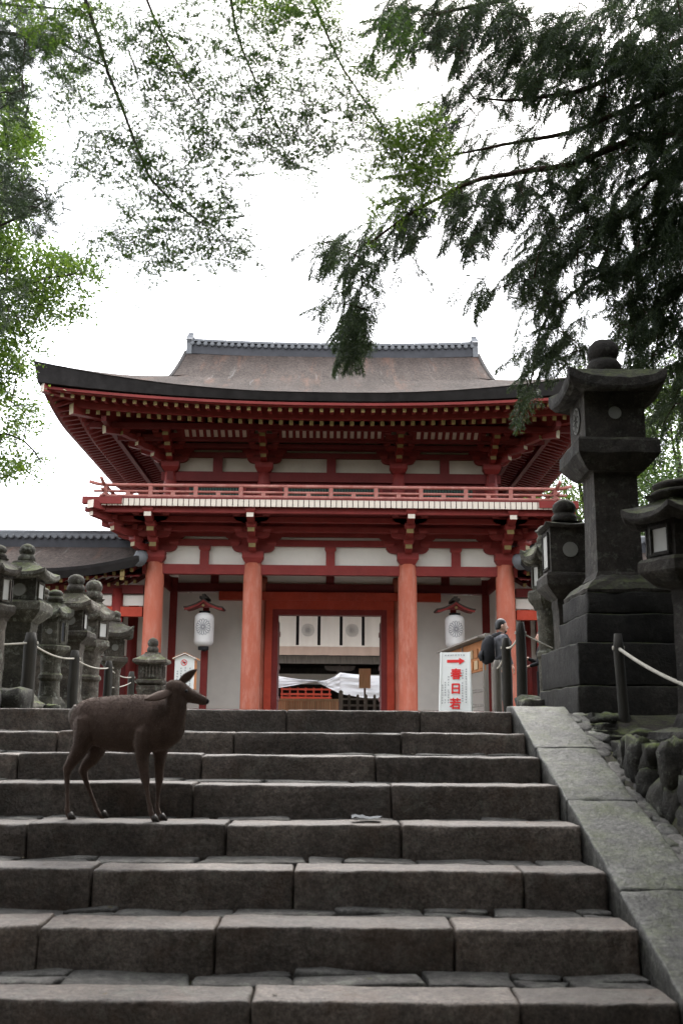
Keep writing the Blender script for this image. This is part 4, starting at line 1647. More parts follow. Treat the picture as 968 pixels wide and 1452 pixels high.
# ------------------------------------------------------------------ stone lanterns
def ngon(n, r, z, cx, cy, rot, curl=0, k=5, rnd=.0):
    """ring of a regular n-gon (r = distance to a flat) with k points per side, corners lifted by curl"""
    R_ = r / math.cos(math.pi / n)
    out = []
    for i in range(n):
        a0 = rot + 2 * math.pi * (i - .5) / n
        a1 = rot + 2 * math.pi * (i + .5) / n
        for j in range(k):
            t = j / k
            x = R_ * (math.cos(a0) * (1 - t) + math.cos(a1) * t)
            y = R_ * (math.sin(a0) * (1 - t) + math.sin(a1) * t)
            if rnd:
                l = math.hypot(x, y)
                x, y = x + (x / l * r * 1.06 - x) * rnd, y + (y / l * r * 1.06 - y) * rnd
            out.append((cx + x, cy + y, z + curl * abs(2 * t - 1) ** 3))
    return out


def loft(prof, n, c, rot, name, mat, parent, seed, amp=.008, k=5, rnd=0, smooth=True):
    m = MB()
    m.rings([ngon(n, p[0], p[1], c[0], c[1], rot, p[2] if len(p) > 2 else 0, k, rnd) for p in prof])
    m.rough(amp, 7, seed)
    return m.build(name, mat, parent, False)


def stone_lantern(loc, zs, ws, n, label, mat, seed, ring_shaft=False, curl=.06, tilt=0, finial=True, round_shaft=True, group='old stone lanterns along the approach', zbase=None, slit=False, lattice=False):
    """zs: top of finial, foot of finial, eave, foot of light box, foot of platform (world z)
    ws: half widths of finial, roof, light box, platform, shaft"""
    x, y, z0 = loc
    zf, z1, z2, z3, z4 = zs
    wf, wr, wb, wp, wsf = ws
    t = thing('stone_lantern', label, 'stone lantern', loc, group)
    c = (x, y)
    rot = 0 if n == 4 else math.pi / 6
    rot += tilt
    h = z4 - z0
    mt = M[mat]
    # base
    loft([(wp * 1.0, z0 - .05), (wp * 1.02, z0 + .10), (wp * .95, z0 + .14), (wsf * 1.55, z0 + .17), (wsf * 1.15, z0 + .26)], n, c, rot, 'base', mt, t, seed, .012)
    # shaft
    zm = z0 + .24 + (z4 - z0 - .24) * .5
    pr = [(wsf * 1.08, z0 + .22), (wsf * 1.0, z0 + .34), (wsf * .97, zm - .06)]
    if ring_shaft:
        pr += [(wsf * 1.02, zm - .05), (wsf * 1.16, zm - .025), (wsf * 1.16, zm + .02), (wsf * .98, zm + .05)]
    pr += [(wsf * .97, zm + .06), (wsf * .98, z4 - .12), (wsf * 1.06, z4 - .06), (wsf * 1.06, z4 + .02)]
    loft(pr, n if not round_shaft else 8, c, rot, 'shaft', mt, t, seed + 1, .009, 3 if round_shaft else 5, 1 if round_shaft else 0)
    # platform
    hp = z3 - z4
    loft([(wsf * 1.1, z4), (wp * .72, z4 + hp * .18), (wp * .97, z4 + hp * .48), (wp, z4 + hp * .56), (wp, z4 + hp * .88), (wp * .93, z3), (wb * 1.02, z3 + .005)], n, c, rot, 'platform', mt, t, seed + 2, .010)
    # light box with openings
    fb = loft([(wb * .98, z3), (wb * 1.0, z3 + .02), (wb * 1.0, z2 - .02), (wb * .96, z2 + .03)], n, c, rot, 'light_box', mt, t, seed + 3, .004, 3)
    hb = z2 - z3
    zc = (z2 + z3) / 2
    for i in range(n):
        a = rot + 2 * math.pi * i / n
        nrm = Vector((math.cos(a), math.sin(a), 0))
        tx = Vector((-nrm.y, nrm.x, 0))
        cc = Vector((x, y, zc))
        half = wb * math.tan(math.pi / n)
        ny = nrm.y
        m = MB()
        if lattice:
            for q in range(-2, 3):
                m.beam(cc + nrm * (wb + .008) + tx * (q * half * .3) - Vector((0, 0, hb * .36)), cc + nrm * (wb + .008) + tx * (q * half * .3) + Vector((0, 0, hb * .36)), .03, .03)
            m.build('lattice', mt, fb)
        elif abs(ny) > .8:
            # round pale disc set in the front and back
            rr = min(half * .40, hb * .30)
            m.add([cc + nrm * (wb + .010) + tx * (rr * math.cos(q)) + Vector((0, 0, rr * math.sin(q))) for q in [2 * math.pi * j / 20 for j in range(20)]], [tuple(range(20))])
            m.build('moon_window', M['moon'], fb)
            m = MB()
            for j in range(20):
                q0, q1 = 2 * math.pi * j / 20, 2 * math.pi * (j + 1) / 20
                m.add([cc + nrm * (wb + d) + tx * (r_ * math.cos(q)) + Vector((0, 0, r_ * math.sin(q))) for q, r_, d in ((q0, rr, .012), (q1, rr, .012), (q1, rr * 1.14, .004), (q0, rr * 1.14, .004))], [(0, 1, 2, 3)])
            m.build('window_rim', mt, fb)
        else:
            w_ = half * (.62 if not slit else .4)
            h_ = hb * .38
            cc2 = cc + nrm * (wb + .008)
            m.add([cc2 - tx * w_ - Vector((0, 0, h_)), cc2 + tx * w_ - Vector((0, 0, h_)), cc2 + tx * w_ + Vector((0, 0, h_)), cc2 - tx * w_ + Vector((0, 0, h_))], [(0, 1, 2, 3)])
            m.build('paper_window', M['paper_old'] if not slit else M['tile_dark'], fb)
            m = MB()
            up_ = Vector((0, 0, 1))
            for s_ in (-1, 1):
                m.beam(cc2 + tx * (s_ * w_) - up_ * h_, cc2 + tx * (s_ * w_) + up_ * h_, .025, .025)
                m.beam(cc2 - tx * w_ + up_ * (s_ * h_), cc2 + tx * w_ + up_ * (s_ * h_), .025, .025)
            m.build('window_frame', mt, fb)
    # roof
    hr = z1 - z2
    pr = [(wb * .9, z2 + .02), (wr * .80, z2 - .012, curl * .5), (wr * .97, z2 + hr * .02, curl), (wr, z2 + hr * .10, curl * 1.1), (wr * .985, z2 + hr * .28, curl * 1.1), (wr * .80, z2 + hr * .45, curl * .5), (wr * .58, z2 + hr * .66, curl * .2), (wr * .40, z2 + hr * .88, .0), (wf * 1.25, z1)]
    loft(pr, n, c, rot, 'roof', mt, t, seed + 4, .011, 6)
    if finial:
        hf = zf - z1
        m = MB()
        prof = [(wf * 1.0, 0), (wf * 1.10, .10), (wf * 1.12, .22), (wf * .92, .36), (wf * .78, .40), (wf * .95, .46), (wf * 1.04, .60), (wf * .98, .74), (wf * .76, .87), (wf * .38, .96), (wf * .06, 1.0)]
        m.rings([[(x + r_ * math.cos(a), y + r_ * math.sin(a), z1 + u * hf) for a in [2 * math.pi * q / 16 for q in range(16)]] for r_, u in prof])
        m.rough(.006, 8, seed + 5)
        m.build('finial', mt, t, True)
    return t


def px_lantern(Y, cx, pys, wpx, **kw):
    k = Y / 1444 / 2
    zs = [at(cx, p, Y).z for p in pys]
    x = at(cx, pys[2], Y).x
    return stone_lantern((x, Y, kw.pop('z0', PLAT - .02)), zs, [w_ * k for w_ in wpx], **kw)


px_lantern(11.5, -4, (772, 792, 817, 858, 880), (22, 62, 40, 54, 34), n=6, label='leftmost stone lantern, cut by the picture edge', mat='lantern', seed=11)
px_lantern(12.5, 36, (771, 797, 824, 854, 884), (23, 80, 46, 68, 34), n=4, label='square stone lantern with bright moss on its roof, behind the first rope post', mat='lantern_moss', seed=21, round_shaft=False)
px_lantern(14.0, 77, (836, 852, 878, 916, 930), (21, 50, 36, 46, 27), n=6, label='low mossy lantern with a slit window and ringed round shaft', mat='lantern_moss', seed=31, ring_shaft=True, slit=True)
px_lantern(15.5, 106, (814, 839, 867, 896, 913), (24, 62, 32, 54, 27), n=4, label='square stone lantern with white side window, tallest in the middle of the left row', mat='lantern', seed=41, round_shaft=False)
px_lantern(16.8, 131, (822, 850, 881, 908, 927), (24, 56, 42, 46, 28), n=6, label='stone lantern with pale round window and plain round shaft', mat='lantern', seed=51, ring_shaft=True)
px_lantern(18.0, 163, (866, 882, 906, 932, 947), (14, 50, 24, 36, 20), n=4, label='stone lantern with upswept roof corners beside the dark cloister opening', mat='lantern', seed=61, curl=.13, tilt=.3)
px_lantern(21.0, 216, (904, 925, 942, 964, 974), (15, 48, 32, 38, 34), n=4, label='small squat stone lantern behind the deer', mat='lantern', seed=71, curl=.02, round_shaft=False, lattice=True)
px_lantern(13.6, -2, (790, 812, 836, 866, 890), (22, 60, 36, 54, 34), n=4, label='dark lantern behind the leftmost one', mat='lantern', seed=81)
px_lantern(15.0, 58, (832, 850, 874, 900, 918), (20, 50, 32, 44, 30), n=6, label='lantern half hidden behind the mossy square one', mat='lantern', seed=91)
px_lantern(10.55, 800, (708, 742, 752, 816, 852), (34, 74, 56, 74, 36), n=4, label='square lantern with pale disc just left of the tall dark lantern', mat='lantern_big', seed=101, round_shaft=False, curl=.02)
px_lantern(12.4, 772, (745, 770, 800, 838, 866), (20, 64, 34, 46, 26), n=6, label='mossy lantern leaning in behind the square one, next to the wooden posts', mat='lantern_moss', seed=111, ring_shaft=True, curl=.10)
# nearest lantern at the picture's right edge
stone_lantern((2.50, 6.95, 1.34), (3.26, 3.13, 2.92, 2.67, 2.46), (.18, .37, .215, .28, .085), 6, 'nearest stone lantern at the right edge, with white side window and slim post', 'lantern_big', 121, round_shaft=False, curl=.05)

# the tall lantern on its stepped pedestal
bl = thing('stone_lantern', 'tall dark stone lantern on a stepped pedestal, towering beside the stairs', 'stone lantern', (2.76, 9.25, 1.4), 'old stone lanterns along the approach')
cx, cy = 2.76, 9.3
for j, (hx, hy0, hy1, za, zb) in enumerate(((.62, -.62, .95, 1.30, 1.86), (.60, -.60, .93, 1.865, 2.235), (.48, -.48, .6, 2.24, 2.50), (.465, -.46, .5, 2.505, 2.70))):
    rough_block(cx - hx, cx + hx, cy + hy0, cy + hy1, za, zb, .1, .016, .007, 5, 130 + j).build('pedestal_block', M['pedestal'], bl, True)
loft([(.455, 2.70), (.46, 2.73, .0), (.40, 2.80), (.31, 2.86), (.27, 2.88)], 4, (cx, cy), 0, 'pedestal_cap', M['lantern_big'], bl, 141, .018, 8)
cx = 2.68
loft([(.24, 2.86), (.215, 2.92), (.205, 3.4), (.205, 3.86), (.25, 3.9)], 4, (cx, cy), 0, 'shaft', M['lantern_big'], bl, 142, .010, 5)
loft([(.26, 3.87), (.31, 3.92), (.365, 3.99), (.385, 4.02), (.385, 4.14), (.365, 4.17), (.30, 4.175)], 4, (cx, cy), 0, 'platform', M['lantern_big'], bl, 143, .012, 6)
fb = loft([(.285, 4.17), (.285, 4.19), (.285, 4.63), (.28, 4.67)], 4, (cx, cy), 0, 'light_box', M['lantern_big'], bl, 144, .004, 3)
for (nx_, ny_) in ((0, -1), (-1, 0), (1, 0)):
    nrm = Vector((nx_, ny_, 0))
    tx = Vector((-nrm.y, nrm.x, 0))
    cc = Vector((cx, cy, 4.43)) + nrm * .298
    rr = .062 if ny_ else .13
    m = MB()
    m.add([cc + tx * (rr * math.cos(q)) + Vector((0, 0, rr * math.sin(q))) for q in [2 * math.pi * j / 24 for j in range(24)]], [tuple(range(24))])
    m.build('moon_window', M['moon'], fb)
    if not ny_:
        m = MB()
        for q in crest_strip(.12, 8, .012):
            m.add([cc + nrm * .004 + tx * a + Vector((0, 0, b)) for a, b in q], [(0, 1, 2, 3)])
        m.build('carved_lattice', M['lantern_big'], fb)
loft([(.27, 4.65), (.40, 4.61, .04), (.45, 4.62, .09), (.46, 4.65, .10), (.455, 4.73, .10), (.37, 4.79, .05), (.28, 4.86, .02), (.20, 4.90)], 4, (cx, cy), 0, 'roof', M['lantern_big'], bl, 145, .012, 8)
m = MB()
prof = [(.15, 0), (.165, .06), (.17, .13), (.14, .19), (.118, .20), (.138, .225), (.15, .29), (.138, .37), (.095, .43), (.04, .46), (.01, .465)]
m.rings([[(cx + r_ * math.cos(a), cy + r_ * math.sin(a), 4.885 + u * .85) for a in [2 * math.pi * q / 18 for q in range(18)]] for r_, u in prof])
m.rough(.007, 8, 146)
m.build('finial', M['lantern_big'], bl, True)
for i, (px_, py_, pz_, r_) in enumerate(((2.05, 10.2, 1.68, .14), (2.12, 10.7, 1.70, .16), (2.06, 9.75, 1.62, .10), (2.75, 6.72, 1.36, .22), (2.42, 7.1, 1.36, .12), (-3.55, 11.3, 1.72, .22), (-3.7, 10.8, 1.7, .2), (-3.42, 12.6, 1.66, .1))):
    o = rock_mesh('boulder', (px_, py_, pz_), (r_, r_ * 1.15, r_ * .8), 200 + i, M['rock'], .25, None, 14)
    lab = ('mossy boulder at the foot of the wooden posts', 'mossy boulder behind the pedestal of the tall lantern', 'small stone beside the tall pedestal', 'rounded stone at the foot of the nearest lantern', 'small stone near the leaning rope post', 'mossy boulder at the left edge of the top step', 'mossy boulder at the far left of the top step', 'small stone by the first rope post on the left')[i]
    tag(o, lab, 'boulder', 'stones at the lantern feet')

# ------------------------------------------------------------------ rope posts
def rope_post(x, y, z0, z1, r, label, mat='post_wood', lean=(0, 0), group='rope barrier posts'):
    t = thing('rope_post', label, 'post', (x, y, z0), group)
    m = MB()
    n = 9
    m.tube([(x + lean[0] * i / n, y + lean[1] * i / n, z0 - .1 + (z1 - z0 + .1) * i / n) for i in range(n)] + [(x + lean[0], y + lean[1], z1)], [r * (1.06 - .06 * i / n) for i in range(n)] + [r * .7], 14)
    m.rough(.006, 8, x * 7 + y)
    m.build('shaft', M[mat], t, True)
    m = MB()
    m.tube([(x + lean[0] - r * 1.12, y, z1 - .12), (x + lean[0] + r * 1.12, y, z1 - .12)], .018, 8)
    m.build('rope_hole', M['rope'], t)
    return Vector((x + lean[0], y + lean[1], z1 - .12))


def rope(a, b, sag, label, r=.012):
    m = MB()
    pts = []
    for i in range(17):
        u = i / 16
        p = Vector(a).lerp(Vector(b), u)
        p.z -= sag * 4 * u * (1 - u)
        pts.append(p)
    m.tube(pts, r, 7)
    return tag(m.build('rope', M['rope'], None, True, origin=a), label, 'rope', 'white barrier ropes')


def pp(cx, py, Y):
    return at(cx, py, Y)


lp = [(45, 897, 12.0, .078), (107, 922, 14.8, .074), (155, 937, 17.1, .07), (187, 952, 20.4, .068)]
names = ('nearest rope post on the left, before the mossy lantern', 'second rope post on the left', 'third rope post on the left', 'farthest rope post on the left, behind the deer')
tops = []
for (cx_, py_, Y_, r_), nm in zip(lp, names):
    p = at(cx_, py_, Y_)
    tops.append(rope_post(p.x, p.y, PLAT, p.z, r_, nm))
p = at(-150, 880, 10)
tops.insert(0, rope_post(p.x, p.y, PLAT, p.z, .08, 'rope post outside the left edge'))
pe = at(209, 966, 21.5)
tops.append(rope_post(pe.x, pe.y, PLAT, pe.z, .05, 'short pale end post of the left rope', 'grey_wood'))
rl = ('rope running off the left edge', 'rope between the first and second left posts', 'rope between the second and third left posts', 'rope between the third and fourth left posts', 'rope to the pale end post')
for i in range(5):
    rope(tops[i], tops[i + 1], .06, rl[i])
# lower strand
for i in (3, 4):
    a, b = tops[i].copy(), tops[i + 1].copy()
    a.z -= .32
    b.z -= .1
    rope(a, b, .04, 'lower rope strand beside the far left posts' if i == 3 else 'lower rope strand at the pale end post', .01)

p = at(737, 882, 11.0)
r1 = rope_post(p.x, p.y, PLAT, p.z, .056, 'tallest dark wooden post at the head of the ramp')
p = at(717, 905, 12.5)
r2 = rope_post(p.x, p.y, PLAT, p.z, .062, 'round mossy post hiding the man with the backpack')
p = at(704, 936, 14.6)
r3 = rope_post(p.x, p.y, PLAT, p.z, .06, 'grey post beside the white sign', 'grey_wood')
p = at(880, 898, 8.15)
r4 = rope_post(p.x, p.y, 1.34, p.z, .042, 'leaning rope post in front of the tall pedestal', 'post_wood', (-.03, 0))
rope(r1, r2, .05, 'short rope between the two dark posts at the ramp')
rope(r2, r3, .05, 'short rope to the grey post')
rope(r4, at(1010, 985, 6.4), .04, 'white rope sagging from the leaning post to the right edge', .014)
a = at(742, 926, 11.2)
rope(r1 + Vector((.05, 0, -.02)), at(800, 926, 13), .01, 'thin rope running behind the lanterns from the tall post', .009)

M['scrap'] = plain('dull_paper', (.15, .155, .16), .9, .3, 25)
# crumpled scrap on the fifth tread
m = MB()
P = []
sx_, sy_, sz_ = .235, 6.33, .945
for i in range(9):
    P.append([(sx_ - .09 + .18 * i / 8, sy_ - .06 + .12 * j / 6, sz_ + .012 + .022 * abs(noise.noise(Vector((i * .55, j * .6, 3)))) + .003 * math.sin(i * .9)) for j in range(7)])
m.grid(P)
tag(m.build('paper_scrap', M['scrap'], None, True, origin=(sx_, sy_, sz_)), 'crumpled pale scrap lying on the fifth step', 'litter')

# ------------------------------------------------------------------ bodies: lofted limbs fused into one skin
def fuse(m, name, mats, parent, voxel=.008, smooth=6, origin=None, fac=.5):
    o = m.build(name, mats, parent, True, origin)
    r_ = o.modifiers.new('fuse', 'REMESH')
    r_.mode = 'VOXEL'
    r_.voxel_size = voxel
    r_.use_smooth_shade = True
    s_ = o.modifiers.new('relax', 'SMOOTH')
    s_.iterations = smooth
    s_.factor = fac
    bake(o)
    return o


def fur():
    m = NM('deer_coat', .85, .2)
    a = m.noise(9, 6, .7)
    col = m.ramp(a, [(.3, (.050, .031, .024)), (.7, (.092, .060, .046))])
    # darker hair along the back, paler legs inside: the animal's own markings
    f = m.noise(120, 3, .7, (1, 1, .3))
    col = m.mix(.5, col, m.ramp(f, [(.3, .6), (.7, 1.3)]), 'MULTIPLY')
    m.color(col)
    m.b.inputs['Sheen Weight'].default_value = .35
    m.b.inputs['Sheen Roughness'].default_value = .5
    m.b.inputs['Sheen Tint'].default_value = (.8, .65, .55, 1)
    m.bump(f, .5, .006)
    return m.mat


M['fur'] = fur()
M['fur_pale'] = plain('pale_rump_hair', (.22, .19, .165), .9, .2, 30, .2, .4)
M['hoof'] = plain('hoof', (.05, .042, .036), .5, .2, 20)
M['fur_leg'] = plain('tan_leg_hair', (.12, .085, .062), .9, .25, 20, .2, .4)
M['nose'] = plain('deer_nose', (.012, .011, .011), .35, .1, 20)

TY = 6.36
deer = thing('deer', 'dark brown deer standing side-on on the steps with ears pricked, looking away', 'deer', at(165, 1165, TY))
A = at
m = MB()
# trunk: px, py, Y, half width, half height
tr = [(106, 1012, 6.47, .045, .05), (111, 1014, 6.465, .085, .095), (122, 1018, 6.45, .115, .130), (140, 1022, 6.43, .125, .152), (160, 1025, 6.40, .135, .172),
      (182, 1026, 6.37, .140, .178), (205, 1026, 6.34, .138, .178), (225, 1026, 6.31, .125, .172), (242, 1028, 6.28, .105, .150), (253, 1030, 6.27, .075, .105), (259, 1030, 6.26, .04, .06)]
m.tube([A(a, b, c) for a, b, c, *_ in tr], [(q[3], q[4]) for q in tr], 24, (0, 0, 1))
# neck rising, then the head laid back along the flank
nk = [(236, 1036, 6.29, .100), (244, 1020, 6.27, .086), (248, 1006, 6.25, .074), (249, 994, 6.235, .066), (248, 984, 6.225, .058), (247, 978, 6.22, .05)]
m.tube([A(a, b, c) for a, b, c, _ in nk], [q[3] for q in nk], 18)
hd = [(235, 974, 6.205, .022, .026), (241, 974.5, 6.21, .044, .048), (250, 977, 6.22, .054, .058), (259, 981.5, 6.24, .050, .054), (268, 986, 6.265, .042, .045), (277, 989.5, 6.285, .034, .037), (286, 992.5, 6.305, .029, .031), (292, 994.5, 6.32, .026, .026), (295, 995.5, 6.325, .014, .015)]
m.tube([A(a, b, c) for a, b, c, *_ in hd], [(q[3], q[4]) for q in hd], 18, (0, 0, 1))
# tail
m.tube([A(110, 1003, 6.47), A(105, 1014, 6.49), A(104, 1026, 6.49)], [.03, .026, .012], 10)
def leg(pts):
    m.tube([A(a, b, c) for a, b, c, _ in pts], [q[3] for q in pts], 12)
# near hind (left in the picture)
leg([(128, 1006, 6.44, (.03, .04)), (126, 1016, 6.43, (.075, .10)), (124, 1028, 6.41, (.088, .118)), (121, 1043, 6.39, (.074, .102)), (115, 1060, 6.375, (.055, .075)), (107, 1073, 6.37, .045), (100, 1083, 6.37, .034), (96, 1090, 6.37, .031), (95, 1100, 6.37, .020), (96, 1120, 6.37, .0150), (96, 1140, 6.36, .0142), (95.5, 1150, 6.36, .019), (98, 1157, 6.355, .017), (101, 1162, 6.35, .017)])
# far hind
leg([(134, 1012, 6.46, (.03, .04)), (135, 1024, 6.48, (.07, .10)), (136, 1034, 6.50, (.08, .11)), (138, 1050, 6.51, (.07, .09)), (137, 1066, 6.515, (.05, .07)), (130, 1077, 6.52, .045), (121, 1086, 6.52, .034), (118, 1093, 6.52, .030), (121, 1104, 6.52, .020), (127, 1121, 6.52, .0150), (134, 1139, 6.515, .0142), (137, 1149, 6.51, .018), (143, 1157, 6.50, .016), (148, 1161, 6.49, .016)])
# far fore
leg([(228, 1022, 6.33, (.03, .04)), (228, 1034, 6.35, (.06, .08)), (228, 1044, 6.36, (.068, .088)), (228, 1060, 6.37, (.052, .065)), (227, 1076, 6.37, (.036, .046)), (226, 1092, 6.37, .030), (226, 1106, 6.37, .027), (225, 1114, 6.365, .020), (224, 1128, 6.36, .0142), (223, 1143, 6.35, .015), (224, 1150, 6.345, .018), (227, 1158, 6.33, .016), (231, 1164, 6.32, .016)])
# near fore
leg([(214, 1018, 6.31, (.03, .05)), (211, 1028, 6.285, (.065, .085)), (207, 1042, 6.275, (.074, .10)), (203, 1060, 6.26, (.055, .075)), (202, 1074, 6.255, (.040, .052)), (204, 1092, 6.25, .032), (206.5, 1107, 6.25, .028), (208, 1116, 6.245, .017), (210, 1130, 6.24, .015), (213, 1144, 6.235, .016), (214, 1151, 6.23, .019), (217, 1159, 6.225, .017), (220, 1165, 6.22, .017)])
body = fuse(m, 'body', [M['fur']], deer, .0075, 9)


def ear(base, tip, wd, nrm):
    b, t_ = Vector(base), Vector(tip)
    d = t_ - b
    n_ = Vector(nrm).normalized()
    s = d.cross(n_).normalized()
    m = MB()
    P = []
    prof = [0.42, .72, .95, 1.0, .93, .75, .48, .06]
    for i, w_ in enumerate(prof):
        u = i / 7
        c = b + d * u
        row = []
        for j in range(9):
            v = -1 + j / 4
            cup = .5 * wd * (v * v) * (1 - .5 * u)
            row.append(c + s * (v * w_ * wd) + n_ * cup)
        P.append(row)
    m.grid(P)
    o = m.build('ear', [M['fur']], deer, True)
    so = o.modifiers.new('s', 'SOLIDIFY')
    so.thickness = .007
    bake(o)
    return o


ear(A(255, 972, 6.25), A(280, 949.5, 6.27), .036, (-.5, .6, .4))
ear(A(246, 976, 6.185), A(205, 991, 6.12), .044, (-.1, .55, -.75))
# rump patch and tail hair
m = MB()
m.tube([A(107, 1000, 6.455), A(104.2, 1010, 6.47), A(103, 1020, 6.475), A(103.5, 1029, 6.475)], [.012, .026, .026, .008], 10)
m.rough(.006, 30, 3)
m.build('tail_hair', M['fur_pale'], deer, True)
m = MB()
m.tube([A(292, 994.2, 6.318), A(295.6, 995.6, 6.325)], [.024, .013], 10)
m.build('nose', M['nose'], deer, True)
m = MB()
m.tube([A(264, 980, 6.205), A(264, 980, 6.193)], [.012, .007], 10)
m.build('eye', M['nose'], deer, True)
for (a, b, c) in ((101, 1161, 6.35), (148, 1160, 6.49), (231, 1163.5, 6.32), (220, 1164.5, 6.22)):
    p = A(a, b, c)
    m = MB()
    zt = .935
    for s_ in (-1, 1):
        m.tube([(p.x - .010, p.y + s_ * .007, zt + .036), (p.x + .002, p.y + s_ * .010, zt + .018), (p.x + .026, p.y + s_ * .010, zt - .002)], [(.011, .014), (.012, .016), (.007, .005)], 8)
    m.build('hoof', M['hoof'], deer, True)


# short hair all over the coat
me = body.data
me.calc_loop_triangles()
co = np.zeros(len(me.vertices) * 3, np.float32)
me.vertices.foreach_get('co', co)
co = co.reshape(-1, 3)
ti = np.zeros(len(me.loop_triangles) * 3, np.int32)
me.loop_triangles.foreach_get('vertices', ti)
ti = ti.reshape(-1, 3)
A0, B0, C0 = co[ti[:, 0]], co[ti[:, 1]], co[ti[:, 2]]
nr = np.cross(B0 - A0, C0 - A0)
ar = np.linalg.norm(nr, axis=1)
rr = np.random.default_rng(3)
pick = rr.choice(len(ti), 30000, p=ar / ar.sum())
u_, v_ = rr.uniform(size=(2, len(pick), 1))
fl = (u_ + v_) > 1
u_, v_ = np.where(fl, 1 - u_, u_), np.where(fl, 1 - v_, v_)
hp = A0[pick] + (B0 - A0)[pick] * u_ + (C0 - A0)[pick] * v_
hn = nr[pick] / np.maximum(ar[pick], 1e-12)[:, None]
low = (hp[:, 2] < .33)[:, None]
flow = np.where(low, np.array([0, 0, -1.0]), np.array([-.85, 0, -.45]))
hd_ = flow - hn * np.sum(flow * hn, 1, keepdims=True)
hd_ = hd_ / np.maximum(np.linalg.norm(hd_, axis=1, keepdims=True), 1e-6) + hn * .25 + rr.normal(size=hp.shape) * .10
hs = np.cross(hd_, rr.normal(size=hp.shape))
hs = hs / np.maximum(np.linalg.norm(hs, axis=1, keepdims=True), 1e-6) * .0011
hl = np.where(low, .003, .006) * rr.uniform(.6, 1.3, (len(hp), 1))
vv = np.stack([hp - hs, hp + hs, hp + hd_ * hl + hs * .2, hp + hd_ * hl - hs * .2], 1).reshape(-1, 3)
hm = bpy.data.meshes.new('coat')
hm.vertices.add(len(vv))
hm.vertices.foreach_set('co', vv.astype(np.float32).ravel())
hm.loops.add(len(vv))
hm.loops.foreach_set('vertex_index', np.arange(len(vv), dtype=np.int32))
hm.polygons.add(len(hp))
hm.polygons.foreach_set('loop_start', np.arange(0, len(vv), 4, dtype=np.int32))
nmh = NM('deer_hair', .7, .25)
nmh.color(nmh.ramp(nmh.island(), [(0, (.034, .021, .016)), (.7, (.082, .053, .040)), (1, (.17, .125, .10))]))
hm.materials.append(nmh.mat)
hm.update(calc_edges=True)
ho = bpy.data.objects.new('coat', hm)
COL.objects.link(ho)
ho.parent = deer
ho['kind'] = 'stuff'


